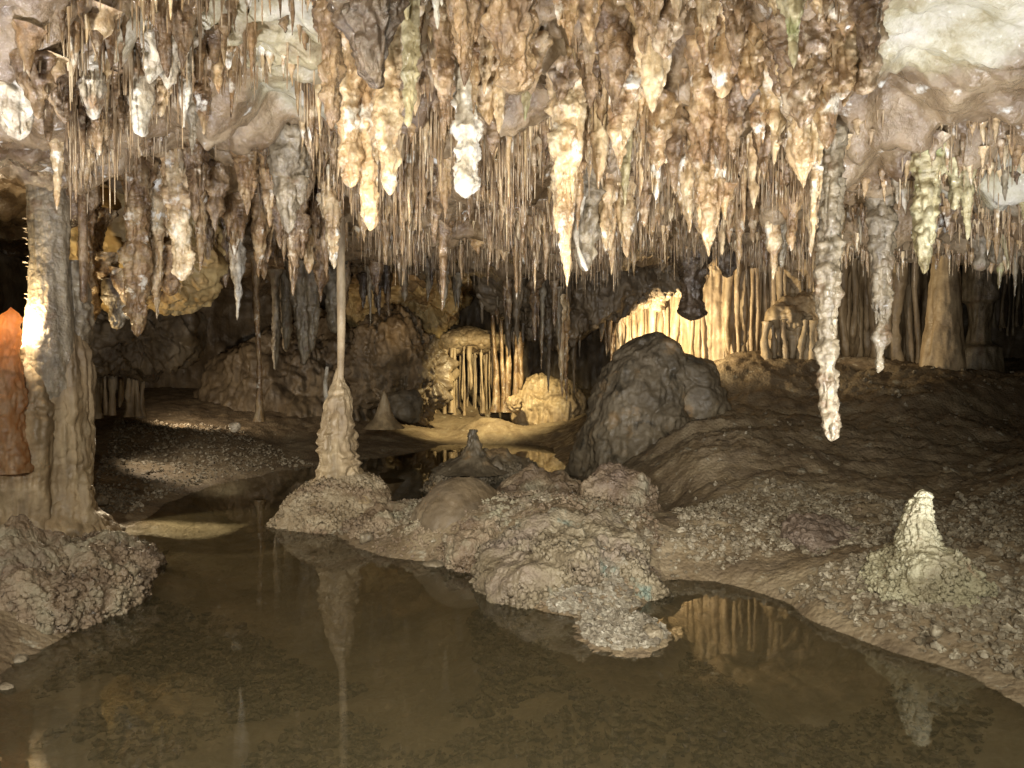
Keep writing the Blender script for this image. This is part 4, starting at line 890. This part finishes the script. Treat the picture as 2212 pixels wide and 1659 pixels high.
o = objmesh('dripstone_column', [lathe(p[0], p[1], [(560, 30), (620, 34), (650, 36), (655, 26), (700, 20), (740, 24), (750, 40), (775, 44), (830, 50)], 10.6, disp=vdisp(.05, 6, .015, zst=.15, seed=8))], GREY, None, p); tag(o, 'grey waisted column before the dark far hollow', 'dripstone column')
for i in range(8):
    column(2150 + i * 10 + rg.uniform(-3, 3), 11.5 + rg.uniform(0, .5), 590, 700 + rg.uniform(-20, 20), rg.uniform(4, 8), GREY, 'faint thin column in the dark far hollow', grp='faint thin columns in the dark hollow', seed=i + 90)

# ------------------------------------------------------------------ gravel and loose stones
def gravel(name, spots, s0, s1, mat, flat=.65, seed=0, sink=.3, zmax=9, zmin=.008):
    rq = random.Random(seed); VV = []; FF = []; n = 0
    zs = floor_z(spots, True); ok = (zs < zmax) & ((zs > zmin) | (zmax < 0)); spots = spots[ok]; zs = zs[ok]
    for (x, y), z in zip(spots, zs):
        V, F = protos[rq.randrange(12)]
        s = s0 + (s1 - s0) * rq.random() ** 3.0; a = rq.random() * 6.28
        c, sn = math.cos(a), math.sin(a); st = np.array([s * rq.uniform(.75, 1.3), s * rq.uniform(.7, 1.1), s * flat * rq.uniform(.6, 1.2)])
        W = V * st; W = np.stack([W[:, 0] * c - W[:, 1] * sn, W[:, 0] * sn + W[:, 1] * c, W[:, 2] + W[:, 0] * rq.uniform(-.3, .3)], 1) + np.array([x, y, z + s * sink])
        VV.append(W); FF.append(F + n); n += len(W)
    return link(name, mesh(name, np.concatenate(VV), np.concatenate(FF), mat, False))
def scat(poly, n, seed, z=0.0, soft=0):
    """n points of the ground seen inside a polygon of picture points"""
    P = np.array([onz(u, v, z)[:2] for u, v in poly]); lo, hi = P.min(0), P.max(0); r = np.random.RandomState(seed); out = []
    while len(out) < n:
        q = r.uniform(lo, hi, (4000, 2)); ins = np.zeros(len(q), bool); j = len(P) - 1
        for i in range(len(P)):
            xi, yi = P[i]; xj, yj = P[j]
            c = ((yi > q[:, 1]) != (yj > q[:, 1])) & (q[:, 0] < (xj - xi) * (q[:, 1] - yi) / (yj - yi + 1e-12) + xi); ins ^= c; j = i
        q = q[ins]; pr = fbm(np.column_stack([q, 0 * q[:, 0]]), 2.0, 2, seed) > -.25 if soft else np.ones(len(q), bool)
        out += list(q[pr])
    return np.array(out[:n])
SP = []
tag(gravel('gravel', scat([(1180, 1300), (1300, 1280), (1470, 1340), (1440, 1400), (1300, 1410), (1200, 1380)], 2200, 1), .008, .030, rock('gravel_pale', [(.08, .06, .045), (.17, .135, .10), (.33, .29, .235)], 14, (.4, .8), .3, streak=0), seed=1), 'pale loose gravel spit below the largest mound', 'gravel', kind='stuff')
tag(gravel('gravel', np.concatenate([scat([(190, 1100), (300, 1100), (430, 1050), (560, 1020), (690, 1005), (500, 970), (250, 980)], 1800, 2), scat([(190, 1130), (310, 1110), (300, 1085), (200, 1080)], 250, 3)]), .010, .034, PEBB, seed=2), 'brown gravel on the far shore beside the broken pillar', 'gravel', kind='stuff')
tag(gravel('gravel', np.concatenate([scat([(1480, 1240), (1650, 1275), (1850, 1370), (2212, 1490), (2400, 1500), (2400, 1150), (2050, 1170), (1650, 1130), (1450, 1150)], 6000, 4, soft=1)]), .006, .032, PEBB, seed=3), 'pale brown rubble covering the near shore', 'gravel', kind='stuff')
tag(gravel('gravel', np.concatenate([scat([(0, 1659), (0, 1430), (250, 1290), (500, 1300), (800, 1420), (600, 1500), (330, 1659)], 3800, 5, -.08, 1), scat([(1000, 1260), (1200, 1310), (1450, 1420), (1620, 1450), (1600, 1600), (1250, 1560), (1050, 1480)], 6500, 6, -.08, 1), scat([(500, 1659), (2100, 1659), (2212, 1480), (1600, 1500), (700, 1480)], 2600, 7, -.1, 1)]), .007, .030, rock('pebble_brown', [(.16, .125, .08), (.33, .275, .18), (.50, .44, .32)], 14, (.5, .8), .3, streak=0), flat=.55, seed=4, zmax=-.04), 'flat pebbles on the bed of the pool', 'pebbles', kind='stuff')
tag(gravel('gravel', scat([(800, 1170), (830, 1080), (920, 1080), (1060, 1060), (1200, 1070), (1400, 1100), (1440, 1230), (1380, 1290), (1200, 1290), (1080, 1250), (980, 1200), (800, 1180)], 5200, 18, .10), .007, .030, CRUST, seed=22), 'crumbled crust rubble along the island ridge', 'gravel', kind='stuff')
tag(gravel('gravel', scat([(1330, 1100), (1450, 1020), (1800, 960), (2212, 930), (2400, 1150), (1900, 1130)], 350, 8, .3, 1), .008, .035, PEBB, seed=12), 'scattered small stones on the dark mud slope', 'gravel', kind='stuff')
def near_mound(c, r0, n, seed):
    q = np.random.RandomState(seed); a = q.uniform(0, 6.28, n); r = r0 * (1 + .25 * np.abs(q.normal(size=n)))
    return np.stack([c[0] + np.cos(a) * r, c[1] + np.sin(a) * r], 1)
c1 = (cx, cy)
tag(gravel('gravel', np.concatenate([near_mound((cx, cy), .50, 700, 1), near_mound(onz(975, 1140, 0)[:2], .36, 400, 2), near_mound(onz(1240, 1250, 0)[:2], .55, 500, 3), near_mound(onz(2010, 1330, 0)[:2], .32, 500, 4), near_mound(onz(30, 1260, 0)[:2], .66, 500, 6)]), .010, .030, PEBB, seed=9), 'small rubble round the feet of the crusted mounds', 'gravel', kind='stuff')
ST = [(348, 1194, .055, 'flat tan stone lying in the shallow water beyond the pool shadow', .3), (945, 1222, .085, 'flat dark stone breaking the water before the lilac mounds', .35), (1408, 1372, .055, 'dark rounded stone at the end of the gravel spit', .7),
      (1335, 1628, .05, 'largest tan stone on the pool bed at the bottom', .4), (520, 1352, .03, 'single pale stone on the pool bed among dark pebbles', .4), (45, 1427, .035, 'pale stone alone in the shallows below the crusted shelf', .6), (14, 1495, .035, 'white stone at the bottom left edge of the pool', .7),
      (220, 1085, .05, 'round cream stone at the end of the far shore gravel', .8), (508, 926, .045, 'round cream stone alone on the far mud', .8), (255, 1145, .06, 'broken tan stone half in the water by the pillar foot', .5), (790, 1165, .05, 'triangular grey stone at the foot of the column mound', .8), (2020, 1370, .03, 'white pebble at the foot of the yellow green stalagmite', .8)]
for i, (u, v, s, lab, fl) in enumerate(ST):
    p = onz(u, v, 0); z = max(fzz(p[0], p[1]), -.12 if i not in (1,) else -.01); p = onz(u, v, z); sr = 60 + i
    o = objmesh('loose_stone', [blob((p[0], p[1], p[2] + s * fl * .3), (s, s * .8, s * fl), max(.004, s * .1), lambda V, M: s * .35 * fbm(V, 1 / s, 3, sr) , .75, seedrot=i)], PEBB, None, p); tag(o, lab, 'stone')
print('objects', len(bpy.data.objects), 'verts', sum(len(m.vertices) for m in bpy.data.meshes))
